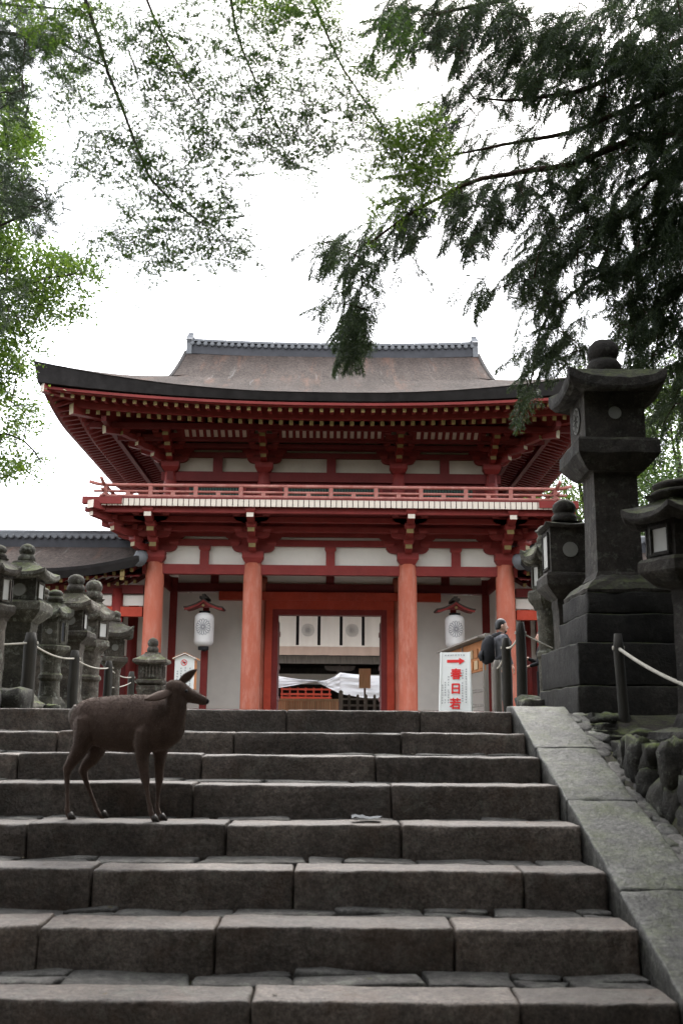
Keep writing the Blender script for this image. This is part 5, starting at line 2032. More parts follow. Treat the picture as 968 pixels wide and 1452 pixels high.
# ------------------------------------------------------------------ people
def person(base, face, label, cloth, trouser, height=1.72, arms=None, hair='hair', pack=None, short_hair=True):
    """base: feet on the ground; face: heading of the gaze in radians (0 = +x)"""
    s = height / 1.72
    B = Vector(base)
    f = Vector((math.cos(face), math.sin(face), 0))
    l = Vector((-f.y, f.x, 0))
    u = Vector((0, 0, 1))
    def P(fx, lx, uz):
        return B + (f * fx + l * lx + u * uz) * s
    t = thing('person', label, 'person', base)
    m = MB()
    for sd_ in (-1, 1):
        st = .05 * sd_
        m.tube([P(st, .10 * sd_, .93), P(.01 + st, .10 * sd_, .70), P(.01 + st * 1.4, .10 * sd_, .47), P(-.01 + st * 2, .10 * sd_, .28), P(-.03 + st * 2.4, .10 * sd_, .09)], [r_ * s for r_ in (.092, .078, .058, .056, .042)], 14)
        m.tube([P(-.07 + st * 2.4, .10 * sd_, .05), P(.05 + st * 2.4, .105 * sd_, .045), P(.17 + st * 2.4, .11 * sd_, .03)], [(.042 * s, .045 * s), (.045 * s, .042 * s), (.035 * s, .022 * s)], 12, u)
    m.tube([P(0, 0, .84), P(0, 0, .98), P(.005, 0, 1.12), P(.015, 0, 1.28), P(.0, 0, 1.40), P(-.01, 0, 1.46)], [(.165 * s, .115 * s), (.16 * s, .115 * s), (.15 * s, .105 * s), (.175 * s, .12 * s), (.155 * s, .095 * s), (.06 * s, .06 * s)], 20, f)
    m.tube([P(-.01, 0, 1.42), P(.02, 0, 1.52)], [.056 * s, .052 * s], 14)
    # head
    m.tube([P(.035, 0, 1.485), P(.035, 0, 1.515), P(.03, 0, 1.56), P(.02, 0, 1.61), P(.012, 0, 1.66), P(.005, 0, 1.70), P(0, 0, 1.72)], [(.035 * s, .05 * s), (.052 * s, .072 * s), (.064 * s, .085 * s), (.073 * s, .094 * s), (.073 * s, .094 * s), (.055 * s, .07 * s), (.02 * s, .03 * s)], 18, f)
    m.tube([P(.105, 0, 1.625), P(.122, 0, 1.598), P(.137, 0, 1.575), P(.115, 0, 1.566)], [.010 * s, .013 * s, .016 * s, .010 * s], 10)
    m.tube([P(.10, 0, 1.535), P(.116, 0, 1.538)], [(.026 * s, .012 * s), (.016 * s, .008 * s)], 10)
    for sd_ in (-1, 1):
        m.tube([P(.005, .074 * sd_, 1.625), P(-.005, .084 * sd_, 1.60), P(.0, .076 * sd_, 1.565)], [.012 * s, .016 * s, .01 * s], 8)
        a = arms[0 if sd_ < 0 else 1] if arms else ((.02, .26, 1.15), (.10, .27, .92))
        sh, el, wr = P(-.01, .18 * sd_, 1.39), P(a[0][0], a[0][1] * sd_, a[0][2]), P(a[1][0], a[1][1] * sd_, a[1][2])
        m.tube([P(-.01, .11 * sd_, 1.40), sh, sh.lerp(el, .5), el, el.lerp(wr, .5), wr], [r_ * s for r_ in (.07, .064, .054, .046, .041, .030)], 12)
        # hand: palm, four curled fingers, thumb
        d = (wr - el).normalized()
        sdv = d.cross(u)
        sdv = l if sdv.length < .2 else sdv.normalized()
        dn = sdv.cross(d).normalized()
        palm = wr + d * .05 * s
        m.tube([wr, wr + d * .04 * s, wr + d * .085 * s], [(.026 * s, .018 * s), (.038 * s, .017 * s), (.036 * s, .014 * s)], 10, dn)
        for q in range(4):
            o_ = sdv * ((-.027 + .018 * q) * s)
            ln = (.062, .072, .068, .052)[q] * s
            k0 = wr + d * .085 * s + o_
            m.tube([k0 - d * .01, k0 + d * ln * .5 + dn * -.004, k0 + d * ln * .82 - dn * .022 * s, k0 + d * ln * .8 - dn * .042 * s], [.0095 * s, .009 * s, .008 * s, .006 * s], 7)
        m.tube([wr + d * .03 * s + sdv * .03 * s, wr + d * .06 * s + sdv * .052 * s, wr + d * .092 * s + sdv * .05 * s - dn * .012 * s], [.012 * s, .011 * s, .008 * s], 7)
    # one skin, coloured by region: cloth, trousers, skin, shoes
    o = fuse(m, 'body', [M[cloth], M[trouser], M['skin'], M['shoe']], t, .0085, 3)
    org = ORI[t.name]
    mi = []
    for p in o.data.polygons:
        c = (Vector(p.center) + org - B) / s
        fx, lx, uz = c.dot(f), c.dot(l), c.z
        near_hand = False
        for sd_ in (-1, 1):
            a = arms[0 if sd_ < 0 else 1] if arms else ((.02, .26, 1.15), (.10, .27, .92))
            el, wr = Vector((a[0][0], a[0][1] * sd_, a[0][2])), Vector((a[1][0], a[1][1] * sd_, a[1][2]))
            q = Vector((fx, lx, uz))
            if (q - wr).dot((wr - el).normalized()) > -.015 and (q - wr).length < .22:
                near_hand = True
        mi.append(2 if near_hand or uz > 1.455 else 3 if uz < .09 else 1 if uz < .93 else 0)
    o.data.polygons.foreach_set('material_index', mi)
    o.data.update()
    # hair cap
    m = MB()
    rings_ = []
    for (uz, fx, ra, rb) in ((1.545, -.055, .05, .04), (1.58, -.03, .072, .068), (1.625, -.012, .081, .088), (1.668, .004, .082, .101), (1.705, .006, .066, .082), (1.735, .002, .035, .045), (1.742, 0, .008, .01)):
        rings_.append([P(fx + rb * math.cos(a), ra * math.sin(a), uz) for a in [2 * math.pi * q / 18 for q in range(18)]])
    m.rings(rings_)
    m.rough(.004 * s, 40, 5)
    m.build('hair', M[hair], t, True)
    m = MB()
    for sd_ in (-1, 1):
        m.tube([P(.094, .033 * sd_, 1.607), P(.105, .031 * sd_, 1.607)], [.010 * s, .006 * s], 8)
    m.build('eyes', M['nose'], t)
    if short_hair == 'beard':
        m = MB()
        m.tube([P(.06, 0, 1.545), P(.075, 0, 1.51), P(.055, 0, 1.485)], [(.05 * s, .03 * s), (.046 * s, .034 * s), (.03 * s, .02 * s)], 12, f)
        m.build('beard', M[hair], t, True)
    if pack:
        m = MB()
        m.tube([P(-.22, 0, .96), P(-.235, 0, 1.0), P(-.25, 0, 1.12), P(-.235, 0, 1.28), P(-.20, 0, 1.40), P(-.18, 0, 1.44)], [(.11 * s, .07 * s), (.15 * s, .11 * s), (.16 * s, .125 * s), (.155 * s, .11 * s), (.12 * s, .075 * s), (.05 * s, .03 * s)], 20, f)
        bp = thing('backpack', 'black backpack on the back of the man by the posts', 'backpack', P(-.24, 0, .96))
        m.build('pack', M['black_cloth'], bp, True)
        m = MB()
        m.tube([P(-.355, 0, 1.0), P(-.38, 0, 1.08), P(-.36, 0, 1.17)], [(.08 * s, .02 * s), (.11 * s, .03 * s), (.09 * s, .015 * s)], 14, f)
        m.build('pocket', M['black_cloth'], bp, True)
        for sd_ in (-1, 1):
            m = MB()
            m.tube([P(-.17, .09 * sd_, 1.42), P(-.06, .115 * sd_, 1.475), P(.06, .12 * sd_, 1.435), P(.125, .125 * sd_, 1.32), P(.10, .15 * sd_, 1.16), P(-.04, .18 * sd_, 1.06), P(-.16, .13 * sd_, 1.02)], [(.03, .007)] * 7, 8, l)
            m.build('strap', M['grey_cloth'], bp, True)
    return t


p = at(714, 1010, 17.9)
person((p.x - .02, 17.9, PLAT), R(8), 'man with black hair and beard wearing a black backpack, facing the lanterns', 'shirt', 'grey_cloth', 1.77, None, 'hair', True, 'beard')
p = at(772, 1010, 18.2)
person((p.x, 18.2, PLAT), R(172), 'person in dark clothes with raised hands, half hidden behind lanterns', 'black_cloth', 'black_cloth', 1.60, (((.10, .22, 1.12), (.30, .12, 1.20)), ((.10, .22, 1.08), (.27, .14, 1.03))), 'hair')

# ------------------------------------------------------------------ trees
def fast_mesh(name, verts, faces, mat, smooth=False):
    """verts (n,3), faces (m,k) equal-sided"""
    verts = np.asarray(verts, dtype=np.float32)
    faces = np.asarray(faces, dtype=np.int32)
    me = bpy.data.meshes.new(name)
    nf, k = faces.shape
    me.vertices.add(len(verts))
    me.vertices.foreach_set('co', verts.ravel())
    me.loops.add(nf * k)
    me.loops.foreach_set('vertex_index', faces.ravel())
    me.polygons.add(nf)
    me.polygons.foreach_set('loop_start', np.arange(0, nf * k, k, dtype=np.int32))
    me.materials.append(mat)
    me.update(calc_edges=True)
    me.validate()
    return me


def scatter(tv, tf, pos, X, Y, Z, size):
    """place the template at every pos with axes X, Y, Z and a size"""
    tv = np.asarray(tv, float)
    n, k = len(pos), len(tv)
    out = (tv[None, :, 0, None] * X[:, None, :] + tv[None, :, 1, None] * Y[:, None, :] + tv[None, :, 2, None] * Z[:, None, :]) * size[:, None, None] + pos[:, None, :]
    f = np.asarray(tf)[None, :, :] + (np.arange(n) * k)[:, None, None]
    return out.reshape(-1, 3), f.reshape(-1, np.asarray(tf).shape[1])


def unit(v):
    return v / np.maximum(np.linalg.norm(v, axis=-1, keepdims=True), 1e-9)


# leaf templates: quads only
def maple_template():
    v, f = [(0, 0, 0)], []
    lobes = [(-115, .55), (-55, .85), (0, 1.0), (55, .85), (115, .55)]
    for a, l in lobes:
        i = len(v)
        for da, r_, z in ((-24, .36, .02), (0, l, -.06), (24, .36, .02)):
            b = R(a + da)
            v.append((math.sin(b) * r_, math.cos(b) * r_, z * (1 if r_ < .5 else 1)))
        f.append((0, i, i + 1, i + 2))
    return v, f


LEAF_M = maple_template()
LEAF_O = ([(0, 0, 0), (.28, .45, .06), (0, 1, -.05), (-.28, .45, .06)], [(0, 1, 2, 3)])


def maple_spray(seed):
    """flat spray of a maple twig: stem, side shoots and small star leaves that hardly overlap (quads)"""
    rr = random.Random(seed)
    v, f = [], []
    def stem(a, b, w_=.006):
        d = Vector(b) - Vector(a)
        s = Vector((-d.y, d.x, 0)).normalized() * w_
        i = len(v)
        v.extend([tuple(Vector(a) - s), tuple(Vector(a) + s), tuple(Vector(b) + s * .6), tuple(Vector(b) - s * .6)])
        f.append((i, i + 1, i + 2, i + 3))
    def leaf_at(p, ang, r_):
        i = len(v)
        tx, ty = rr.uniform(-.9, .9), rr.uniform(-.9, .9)
        for q in LEAF_M[0]:
            x_ = q[0] * math.cos(ang) - q[1] * math.sin(ang)
            y_ = q[0] * math.sin(ang) + q[1] * math.cos(ang)
            v.append((p[0] + x_ * r_, p[1] + y_ * r_, p[2] + (q[2] + x_ * tx + y_ * ty) * r_))
        f.extend([tuple(k + i for k in q) for q in LEAF_M[1]])
    n = 9
    pts = [(0, 0, 0)]
    for i in range(1, n + 1):
        p = pts[-1]
        pts.append((p[0] + 1 / n, p[1] + rr.uniform(-.035, .035), p[2] - .012 * i * rr.uniform(.3, 1.2)))
        stem(p, pts[-1])
    for i in range(1, n + 1):
        p = pts[i]
        for s in (-1, 1):
            L = .46 * (1 - .6 * i / n) * rr.uniform(.6, 1.15)
            a = s * R(rr.uniform(40, 62))
            k = max(1, int(L / .105))
            if rr.random() < .15:
                continue
            q = p
            for j in range(k):
                q2 = (q[0] + math.cos(a) * .105, q[1] + math.sin(a) * .105, q[2] + rr.uniform(-.03, .012))
                stem(q, q2, .004)
                leaf_at((q2[0], q2[1] + rr.uniform(-.02, .02), q2[2]), a - math.pi / 2 + s * rr.uniform(.1, .9), rr.uniform(.056, .080))
                if rr.random() < .55:
                    leaf_at((q2[0] + .045, q2[1] - s * .045, q2[2] - .01), a - math.pi / 2 - s * rr.uniform(.3, 1.1), rr.uniform(.050, .072))
                q = q2
    leaf_at(pts[-1], -math.pi / 2, .07)
    return np.array(v), f


MSPRAY = [maple_spray(i) for i in range(5)]


def hang_sprays(c, seed, lo=.32, hi=.50):
    rr = np.random.default_rng(seed)
    parts = []
    for (tv, tf), ix in zip(MSPRAY, np.array_split(rr.permutation(len(c)), len(MSPRAY))):
        q = c[ix]
        n = len(q)
        az_ = rr.uniform(0, 2 * math.pi, n)
        X = unit(np.stack([np.cos(az_), np.sin(az_), rr.normal(-.28, .25, n)], 1))
        Yv = unit(np.cross(unit(np.array([0, 0, 1.0]) + rr.normal(size=(n, 3)) * .28), X))
        Zv = np.cross(X, Yv)
        s = rr.uniform(lo, hi, n)
        parts.append(scatter(tv, tf, q - X * (s * .5)[:, None], X, Yv, Zv, s))
    return join(parts)


def needle_spray(seed, n_side=13, length=1.0, droop=.35, nl=.085):
    """feathery spray: an axis along +x with side twigs, all clothed in thin needles (quads)"""
    rr = np.random.default_rng(seed)
    v, f = [], []
    def needle(p, d, l, w_=.0075):
        s = np.cross(d, rr.normal(size=3))
        s /= max(np.linalg.norm(s), 1e-6)
        i = len(v)
        v.extend([p - s * w_, p + s * w_, p + d * l + s * w_ * .3, p + d * l - s * w_ * .3])
        f.append((i, i + 1, i + 2, i + 3))
    def axis(p0, d0, L, n, dr):
        pts = []
        p, d = np.array(p0, float), np.array(d0, float)
        for i in range(n + 1):
            pts.append((p.copy(), d.copy()))
            d = d + np.array([0, 0, -dr / n])
            d /= np.linalg.norm(d)
            p = p + d * L / n
        return pts
    main = axis((0, 0, 0), (1, 0, .15), length, n_side, droop * 2)
    for i, (p, d) in enumerate(main):
        side = np.cross(d, (0, 0, 1))
        for s in (-1, 1):
            L = length * .42 * (1 - .62 * i / n_side) * rr.uniform(.6, 1.15)
            d2 = d * .75 + side * s * .75 + np.array([0, 0, rr.uniform(-.35, .15)])
            d2 /= np.linalg.norm(d2)
            tw = axis(p, d2, L, 7, droop * 1.6)
            for j, (q, e) in enumerate(tw[1:]):
                for _ in range(3):
                    dd = e * 1.0 + rr.normal(size=3) * .55
                    needle(q + rr.normal(size=3) * .006, dd / np.linalg.norm(dd), nl * rr.uniform(.7, 1.3))
        for _ in range(3):
            dd = d + rr.normal(size=3) * .6
            needle(p, dd / np.linalg.norm(dd), nl)
    return np.array(v), f


SPRAYS = [needle_spray(i) for i in range(4)]


def pine_tuft(seed):
    rr = np.random.default_rng(seed)
    v, f = [], []
    for i in range(46):
        t = rr.uniform(0, .5)
        d = np.array([1, 0, 0]) * rr.uniform(.2, 1) + rr.normal(size=3) * .55
        d /= np.linalg.norm(d)
        p = np.array([t, 0, 0])
        s = np.cross(d, rr.normal(size=3))
        s /= np.linalg.norm(s)
        L, w_ = rr.uniform(.4, .62), .011
        k = len(v)
        v.extend([p - s * w_, p + s * w_, p + d * L + s * w_ * .4, p + d * L - s * w_ * .4])
        f.append((k, k + 1, k + 2, k + 3))
    return np.array(v), f


TUFT = pine_tuft(3)


class Tree:
    def __init__(self, name, label, base, bark, group=None, cat='tree'):
        self.t = thing(name, label, cat, base, group)
        self.base = Vector(base)
        self.bark = bark
        self.nodes = []           # skeleton points
        self.rad = []
        self.mb = MB()
        self.trunk_done = False

    def limb(self, pts, r0, r1, seg=.25, n=8, wob=.05):
        pts = [Vector(p) for p in pts]
        out = []
        for a, b in zip(pts[:-1], pts[1:]):
            k = max(1, int((b - a).length / seg))
            for i in range(k):
                out.append(a.lerp(b, i / k))
        out.append(pts[-1])
        # soften and add a natural wander
        for it in range(2):
            out = [out[0]] + [(out[i - 1] + out[i] * 2 + out[i + 1]) / 4 for i in range(1, len(out) - 1)] + [out[-1]]
        out = [p + noise.noise_vector(p * 1.7) * wob * min(1, i / 3) for i, p in enumerate(out)]
        m_ = len(out)
        rads = [r0 + (r1 - r0) * (i / max(1, m_ - 1)) ** .8 for i in range(m_)]
        self.mb.tube(out, rads, n)
        self.nodes += [tuple(p) for p in out]
        self.rad += rads
        return out

    def trunk(self, pts, r0, r1, n=14):
        m = MB()
        keep = self.mb
        self.mb = m
        out = self.limb(pts, r0, r1, .5, n, .08)
        self.mb = keep
        m.build('trunk', self.bark, self.t, True)
        return out

    def twigs(self, centers, r=.012, maxlen=3.0):
        """join cluster centres to the nearest branch, nearest first"""
        N = np.array(self.nodes)
        C = np.array(centers)
        left = list(range(len(C)))
        D = np.array([np.min(np.linalg.norm(N - c, axis=1)) for c in C])
        order = np.argsort(D)
        for i in order:
            c = C[i]
            d = np.linalg.norm(N - c, axis=1)
            j = int(np.argmin(d))
            a, b = Vector(N[j]), Vector(c)
            L = (b - a).length
            if L < .05:
                continue
            mid = a.lerp(b, .5) + Vector((0, 0, .12 * L)) + noise.noise_vector(b * 2) * .08 * L
            k = max(3, int(L / .15))
            pts = []
            for q in range(k + 1):
                u = q / k
                pts.append(a * (1 - u) ** 2 + mid * 2 * u * (1 - u) + b * u * u)
            rr_ = min(r * (1 + L * .8), r * 3)
            self.mb.tube(pts, [rr_ + (r * .35 - rr_) * q / k for q in range(k + 1)], 5, cap=False)
            N = np.vstack([N, np.array([tuple(p) for p in pts[1:]])])

    def finish(self):
        if self.mb.v:
            self.mb.build('branches', self.bark, self.t, True)

    def crown(self, verts, faces, mat, name='crown'):
        v = np.asarray(verts) - np.array(ORI[self.t.name])
        me = fast_mesh(name, v, faces, mat)
        o = bpy.data.objects.new(name, me)
        COL.objects.link(o)
        o.parent = self.t
        o['kind'] = 'stuff'
        return o


def blob_points(blobs, per, Y0, Y1, seed=1, even=1):
    """cluster centres inside ellipsoids: (px, py, rx, ry[, weight]) measured on the photograph, spread in depth"""
    rr = np.random.default_rng(seed)
    out, flat_pts = [], []
    for b in blobs:
        cx, cy, rx, ry = b[:4]
        wt = b[4] if len(b) > 4 else 1
        n = max(1, int(per * rx * ry * wt / 1000 + rr.uniform(0, .999)))
        for _ in range(n):
            best, bd = None, -1
            for _c in range(even):
                while True:
                    q = rr.uniform(-1, 1, 2)
                    if q @ q <= 1:
                        break
                p2 = np.array([cx + q[0] * rx, cy + q[1] * ry])
                dd = np.min(np.sum((np.array(flat_pts) - p2) ** 2, axis=1)) if even > 1 and flat_pts else 0
                if dd > bd:
                    best, bd = p2, dd
            flat_pts.append(best)
            Y = rr.uniform(Y0, Y1)
            out.append(tuple(at(best[0], best[1], Y)))
    return np.array(out)


def leafy(centers, n_per, spread, size, tmpl, seed, flat=.45, turn=.55):
    """flattened sprays of leaves round every centre"""
    rr = np.random.default_rng(seed)
    n = len(centers) * n_per
    c = np.repeat(np.asarray(centers), n_per, axis=0)
    d = rr.normal(size=(n, 3))
    d[:, 2] *= flat
    # each spray tilts its own way
    tl = np.repeat(rr.normal(size=(len(centers), 2)) * .35, n_per, axis=0)
    d[:, 2] += d[:, 0] * tl[:, 0] + d[:, 1] * tl[:, 1]
    pos = c + d * spread * rr.uniform(.3, 1, (n, 1))
    Z = unit(np.array([0, 0, 1.0]) + rr.normal(size=(n, 3)) * turn)
    X = unit(np.cross(Z, rr.normal(size=(n, 3))))
    Yv = np.cross(Z, X)
    s = size * rr.uniform(.65, 1.25, n)
    return scatter(tmpl[0], tmpl[1], pos, X, Yv, Z, s)


def join(parts):
    vs, fs, o = [], [], 0
    for v, f in parts:
        vs.append(v)
        fs.append(f + o)
        o += len(v)
    return np.vstack(vs), np.vstack(fs)


# --- 1. maple whose boughs hang over the stairs from the left
mp = Tree('maple_tree', 'dark lacy maple boughs hanging over the steps from above', (-6.6, 5.4, 1.2), M['trunk'])
mp.trunk([(-6.6, 5.4, .6), (-6.4, 5.6, 4), (-5.8, 6.2, 7.2), (-5.0, 7.0, 9.6)], .30, .16)
top = at(60, -140, 9.0)
mp.limb([(-5.0, 7.0, 9.6), top, at(320, -160, 9.2), at(560, -120, 9.4), at(650, -60, 9.6)], .15, .05, wob=.1)
mp.limb([at(60, -140, 9.0), at(115, -20, 8.9), at(150, 95, 8.9), at(176, 152, 8.9), at(185, 205, 8.9), at(212, 258, 8.9), at(224, 288, 8.9), at(290, 318, 9.0)], .034, .008, wob=.03)
mp.limb([at(180, -150, 9.1), at(203, 2, 9.1), at(235, 62, 9.1), at(258, 100, 9.2), at(285, 150, 9.2)], .026, .007, wob=.03)
mp.limb([at(320, -160, 9.2), at(328, 5, 9.2), at(340, 75, 9.3), at(362, 122, 9.3), at(400, 190, 9.4)], .026, .007, wob=.03)
mp.limb([at(420, -150, 9.3), at(440, 5, 9.3), at(466, 55, 9.4), at(490, 105, 9.4), at(530, 170, 9.5), at(570, 210, 9.6)], .026, .007, wob=.03)
MAPLE = [(340, 30, 110, 50, 1.5), (240, 60, 60, 60, 1.0), (130, 35, 70, 50, 1.0), (420, 60, 60, 60), (110, 120, 55, 40, .7), (90, 110, 25, 60, .7), (180, 150, 65, 50, .7), (265, 130, 60, 45, .9), (330, 120, 70, 50, .9), (410, 140, 60, 50, .8),
         (95, 225, 40, 28, .7), (165, 225, 60, 35, .8), (245, 215, 45, 45, .7), (330, 195, 60, 35, .9), (420, 205, 60, 32, .9), (460, 160, 40, 45, .7), (425, 262, 18, 14, .7), (225, 290, 60, 35, .9), (300, 285, 45, 35, .7), (170, 335, 48, 22, .9), (235, 350, 55, 28, .9), (310, 345, 50, 24, .9), (365, 352, 20, 6, .8), (205, 383, 14, 9, .6),
         (500, 90, 45, 60, .9), (545, 60, 40, 55, .8), (510, 170, 35, 45, .6), (150, 130, 12, 40, .6), (330, 240, 25, 18, .6)]
MAPLE = [(b_[0], b_[1], b_[2], b_[3], (b_[4] if len(b_) > 4 else 1) * (2.0 if b_[1] > 180 else .85 if b_[1] < 80 else 1.15)) for b_ in MAPLE]
c1 = blob_points(MAPLE, 9, 8.4, 9.8, seed=5, even=7)
mp.twigs(c1[::2], .0035)
v1 = hang_sprays(c1, 6)
mp.crown(*v1, M['maple_leaf'])
c2 = blob_points([(585, 205, 58, 52, 1.9), (540, 255, 45, 40, 1.2), (610, 240, 40, 40, 1.4), (520, 130, 30, 40, .6), (90, 20, 80, 30, 1.0), (430, 10, 90, 22, 1.2), (240, 90, 40, 40, .6), (300, 290, 30, 25, .7), (100, 110, 25, 20, .8)], 11, 8.8, 9.8, seed=8)
mp.twigs(c2, .0035)
mp.crown(*hang_sprays(c2, 9), M['bright_leaf'])  # brighter leaf colour stands in for light on these clusters
mp.finish()

# --- 2. sunlit broadleaf tree at the left
bt = Tree('broadleaf_tree', 'bright green leafy tree reaching in from the left edge', (-9.5, 15.5, PLAT), M['trunk'])
bt.trunk([(-9.5, 15.5, 1.4), (-9.3, 15.4, 5), (-9.0, 15.3, 9), (-8.6, 15.2, 13)], .34, .10)
bt.limb([(-9.2, 15.4, 7), at(-30, 420, 15), at(60, 395, 14.8), at(120, 385, 14.6)], .08, .012)
bt.limb([(-9.2, 15.4, 6), at(-40, 620, 15), at(20, 610, 14.8), at(60, 655, 14.6)], .06, .01)
bt.limb([(-9.0, 15.3, 9), at(-40, 300, 15), at(20, 220, 15), at(40, 140, 15)], .08, .012)
LEFT = [(12, 160, 30, 60, 1.2), (28, 215, 26, 50, 1.1), (10, 310, 28, 60, 1.3), (55, 385, 60, 32, 1.0), (105, 385, 38, 22, .7), (35, 430, 50, 40, .9), (95, 430, 35, 25, .6), (20, 480, 40, 30, .6), (12, 540, 26, 40, .9), (40, 590, 24, 18, .6), (14, 610, 16, 18, 1), (30, 655, 45, 11, .8), (18, 680, 18, 12, .9), (-40, 400, 50, 200, 1.0), (-40, 600, 40, 100, .6), (140, 395, 12, 8, .4)]
c = blob_points(LEFT, 34, 14.0, 16.0, seed=12)
bt.twigs(c[::3], .008)
bt.crown(*leafy(c, 46, .19, .068, LEAF_O, 13, .6, .9), M['bright_leaf'])
bt.finish()

# --- 3. pine boughs at the upper left
pt = Tree('pine_tree', 'dark pine boughs at the upper left corner', (-8.0, 11.5, PLAT), M['trunk'])
pt.trunk([(-8.0, 11.5, 1.4), (-7.8, 11.4, 6), (-7.4, 11.3, 12), (-7.2, 11.2, 16)], .3, .1)
pt.limb([(-7.6, 11.3, 9.5), at(-40, 40, 11), at(60, 50, 11), at(110, 80, 11), at(150, 95, 11)], .07, .01)
pt.limb([(-7.6, 11.3, 6.5), at(-30, 330, 11), at(30, 310, 11), at(70, 285, 11)], .06, .01)
pt.limb([(-7.6, 11.3, 11), at(-30, 0, 11), at(40, 10, 11), at(100, 15, 11)], .06, .01)
PINE = [(20, 40, 60, 50, 1.3), (15, 120, 30, 50, 1.0), (95, 75, 40, 30, .8), (190, 65, 25, 20, .5), (115, 100, 20, 14, .5), (40, 290, 35, 28, 1.1), (15, 265, 25, 40, 1.0), (60, 325, 24, 14, .5), (215, 142, 14, 10, .5), (8, 420, 20, 40, .4), (-40, 200, 40, 200, .5)]
c = blob_points(PINE, 40, 10.2, 11.8, seed=15)
pt.twigs(c[::3], .008)
rr = np.random.default_rng(16)
c = np.repeat(c, 2, axis=0) + rr.normal(size=(len(c) * 2, 3)) * .08
X = unit(rr.normal(size=c.shape) * .7 + np.array([.7, 0, -.1]))
Zv = unit(np.cross(X, rr.normal(size=c.shape)))
pt.crown(*scatter(TUFT[0], TUFT[1], c, X, np.cross(Zv, X), Zv, rr.uniform(.15, .24, len(c))), M['pine_leaf'])
pt.finish()

# --- 4. the great cedar on the right
cd = Tree('cedar_tree', 'great dark cedar with drooping boughs filling the upper right', (6.4, 11.8, PLAT), M['cedar_bark'])
cd.trunk([(6.4, 11.8, 1.2), (6.35, 11.8, 6), (6.3, 11.75, 13), (6.2, 11.7, 19)], .55, .22, 18)
CY = 11.0
L_ = lambda pts, r0, r1: cd.limb([at(a, b, y_) for a, b, y_ in pts], r0, r1, wob=.04)
cd.limb([(6.3, 11.75, 9.6), at(1050, 20, 11.4), at(968, 53, 11.2), at(899, 100, 11), at(811, 132, 10.9), at(770, 144, 10.8), at(682, 141, 10.7)], .10, .012, wob=.04)
cd.limb([(6.3, 11.75, 9.2), at(1050, 90, 11.3), at(968, 117, 11.1), at(899, 153, 11), at(811, 188, 10.8), at(752, 202, 10.7), at(682, 208, 10.6), at(635, 220, 10.5)], .09, .012, wob=.04)
cd.limb([(6.3, 11.75, 8.4), at(1000, 180, 11.2), at(881, 202, 11), at(811, 232, 10.8), at(752, 243, 10.6), at(682, 249, 10.4), at(617, 282, 10.2), at(570, 308, 10.1), at(523, 346, 10)], .09, .012, wob=.04)
cd.limb([(6.3, 11.75, 8.0), at(1030, 215, 11.4), at(968, 235, 11.2), at(916, 252, 11), at(870, 330, 10.9), at(840, 390, 10.8)], .06, .012, wob=.04)
cd.limb([(6.3, 11.75, 10.6), at(1000, -60, 11.4), at(850, -30, 11.2), at(700, 5, 11), at(600, 20, 10.9)], .10, .015, wob=.05)
cd.limb([(6.3, 11.75, 6.6), at(1040, 420, 11.6), at(980, 440, 11.4), at(930, 470, 11.2)], .06, .012, wob=.04)
cd.limb([(6.3, 11.75, 7.2), at(1040, 330, 11.6), at(930, 350, 11.4), at(830, 400, 11.2), at(770, 440, 11.1), at(750, 555, 11.0)], .05, .01, wob=.04)
CEDAR = [(600, 30, 70, 40, .9), (680, 30, 70, 50, 1.0), (560, 40, 30, 45, .6), (760, 50, 55, 50, .9), (845, 40, 70, 55, 1.0), (935, 50, 45, 90, 1.3), (720, 110, 50, 35, .8), (660, 140, 50, 25, .5), (800, 120, 60, 35, .9), (890, 130, 60, 50, 1.2), (945, 190, 40, 60, 1.4),
         (850, 200, 50, 35, 1.0), (640, 190, 45, 22, .6), (730, 195, 50, 22, .6), (700, 265, 55, 25, .9), (775, 260, 50, 40, .9), (860, 270, 55, 45, 1.3), (940, 300, 45, 60, 1.5), (625, 290, 55, 28, .9), (560, 325, 45, 28, 1.0), (500, 360, 45, 28, 1.0), (470, 340, 30, 18, .6), (508, 420, 26, 40, 1.3), (505, 480, 22, 30, 1.3), (455, 425, 28, 12, .6), (655, 325, 30, 35, .8),
         (700, 300, 25, 30, .8), (775, 340, 34, 50, 1.1), (760, 400, 40, 35, .9), (790, 440, 45, 30, 1.0), (780, 490, 50, 28, 1.1), (860, 350, 50, 55, 1.3), (930, 400, 45, 60, 1.4), (910, 480, 40, 45, 1.2), (958, 560, 24, 50, 1.0), (930, 590, 18, 30, .5), (695, 400, 35, 22, .5), (665, 430, 22, 10, .4), (748, 560, 14, 16, 1.2), (750, 510, 10, 25, .6), (1010, 300, 50, 300, 1.2), (590, 380, 14, 40, .3)]
c = blob_points(CEDAR, 19, 10.1, 11.9, seed=21)
cd.twigs(c[::2], .007)
rr = np.random.default_rng(22)
parts = []
sp = np.array_split(rr.permutation(len(c)), len(SPRAYS))
for (tv, tf), ix in zip(SPRAYS, sp):
    q = c[ix]
    n = len(q)
    az_ = rr.normal(math.pi, 1.0, n)                # boughs reach out to the left
    X = unit(np.stack([np.cos(az_), np.sin(az_) * .8, rr.normal(-.75, .45, n)], 1))
    Zv = unit(np.array([0, 0, 1.0]) + rr.normal(size=(n, 3)) * .25)
    Yv = unit(np.cross(Zv, X))
    Zv = np.cross(X, Yv)
    parts.append(scatter(tv, tf, q - X * .12, X, Yv, Zv, rr.uniform(.30, .58, n)))
cd.crown(*join(parts), M['cedar_leaf'])
cd.finish()

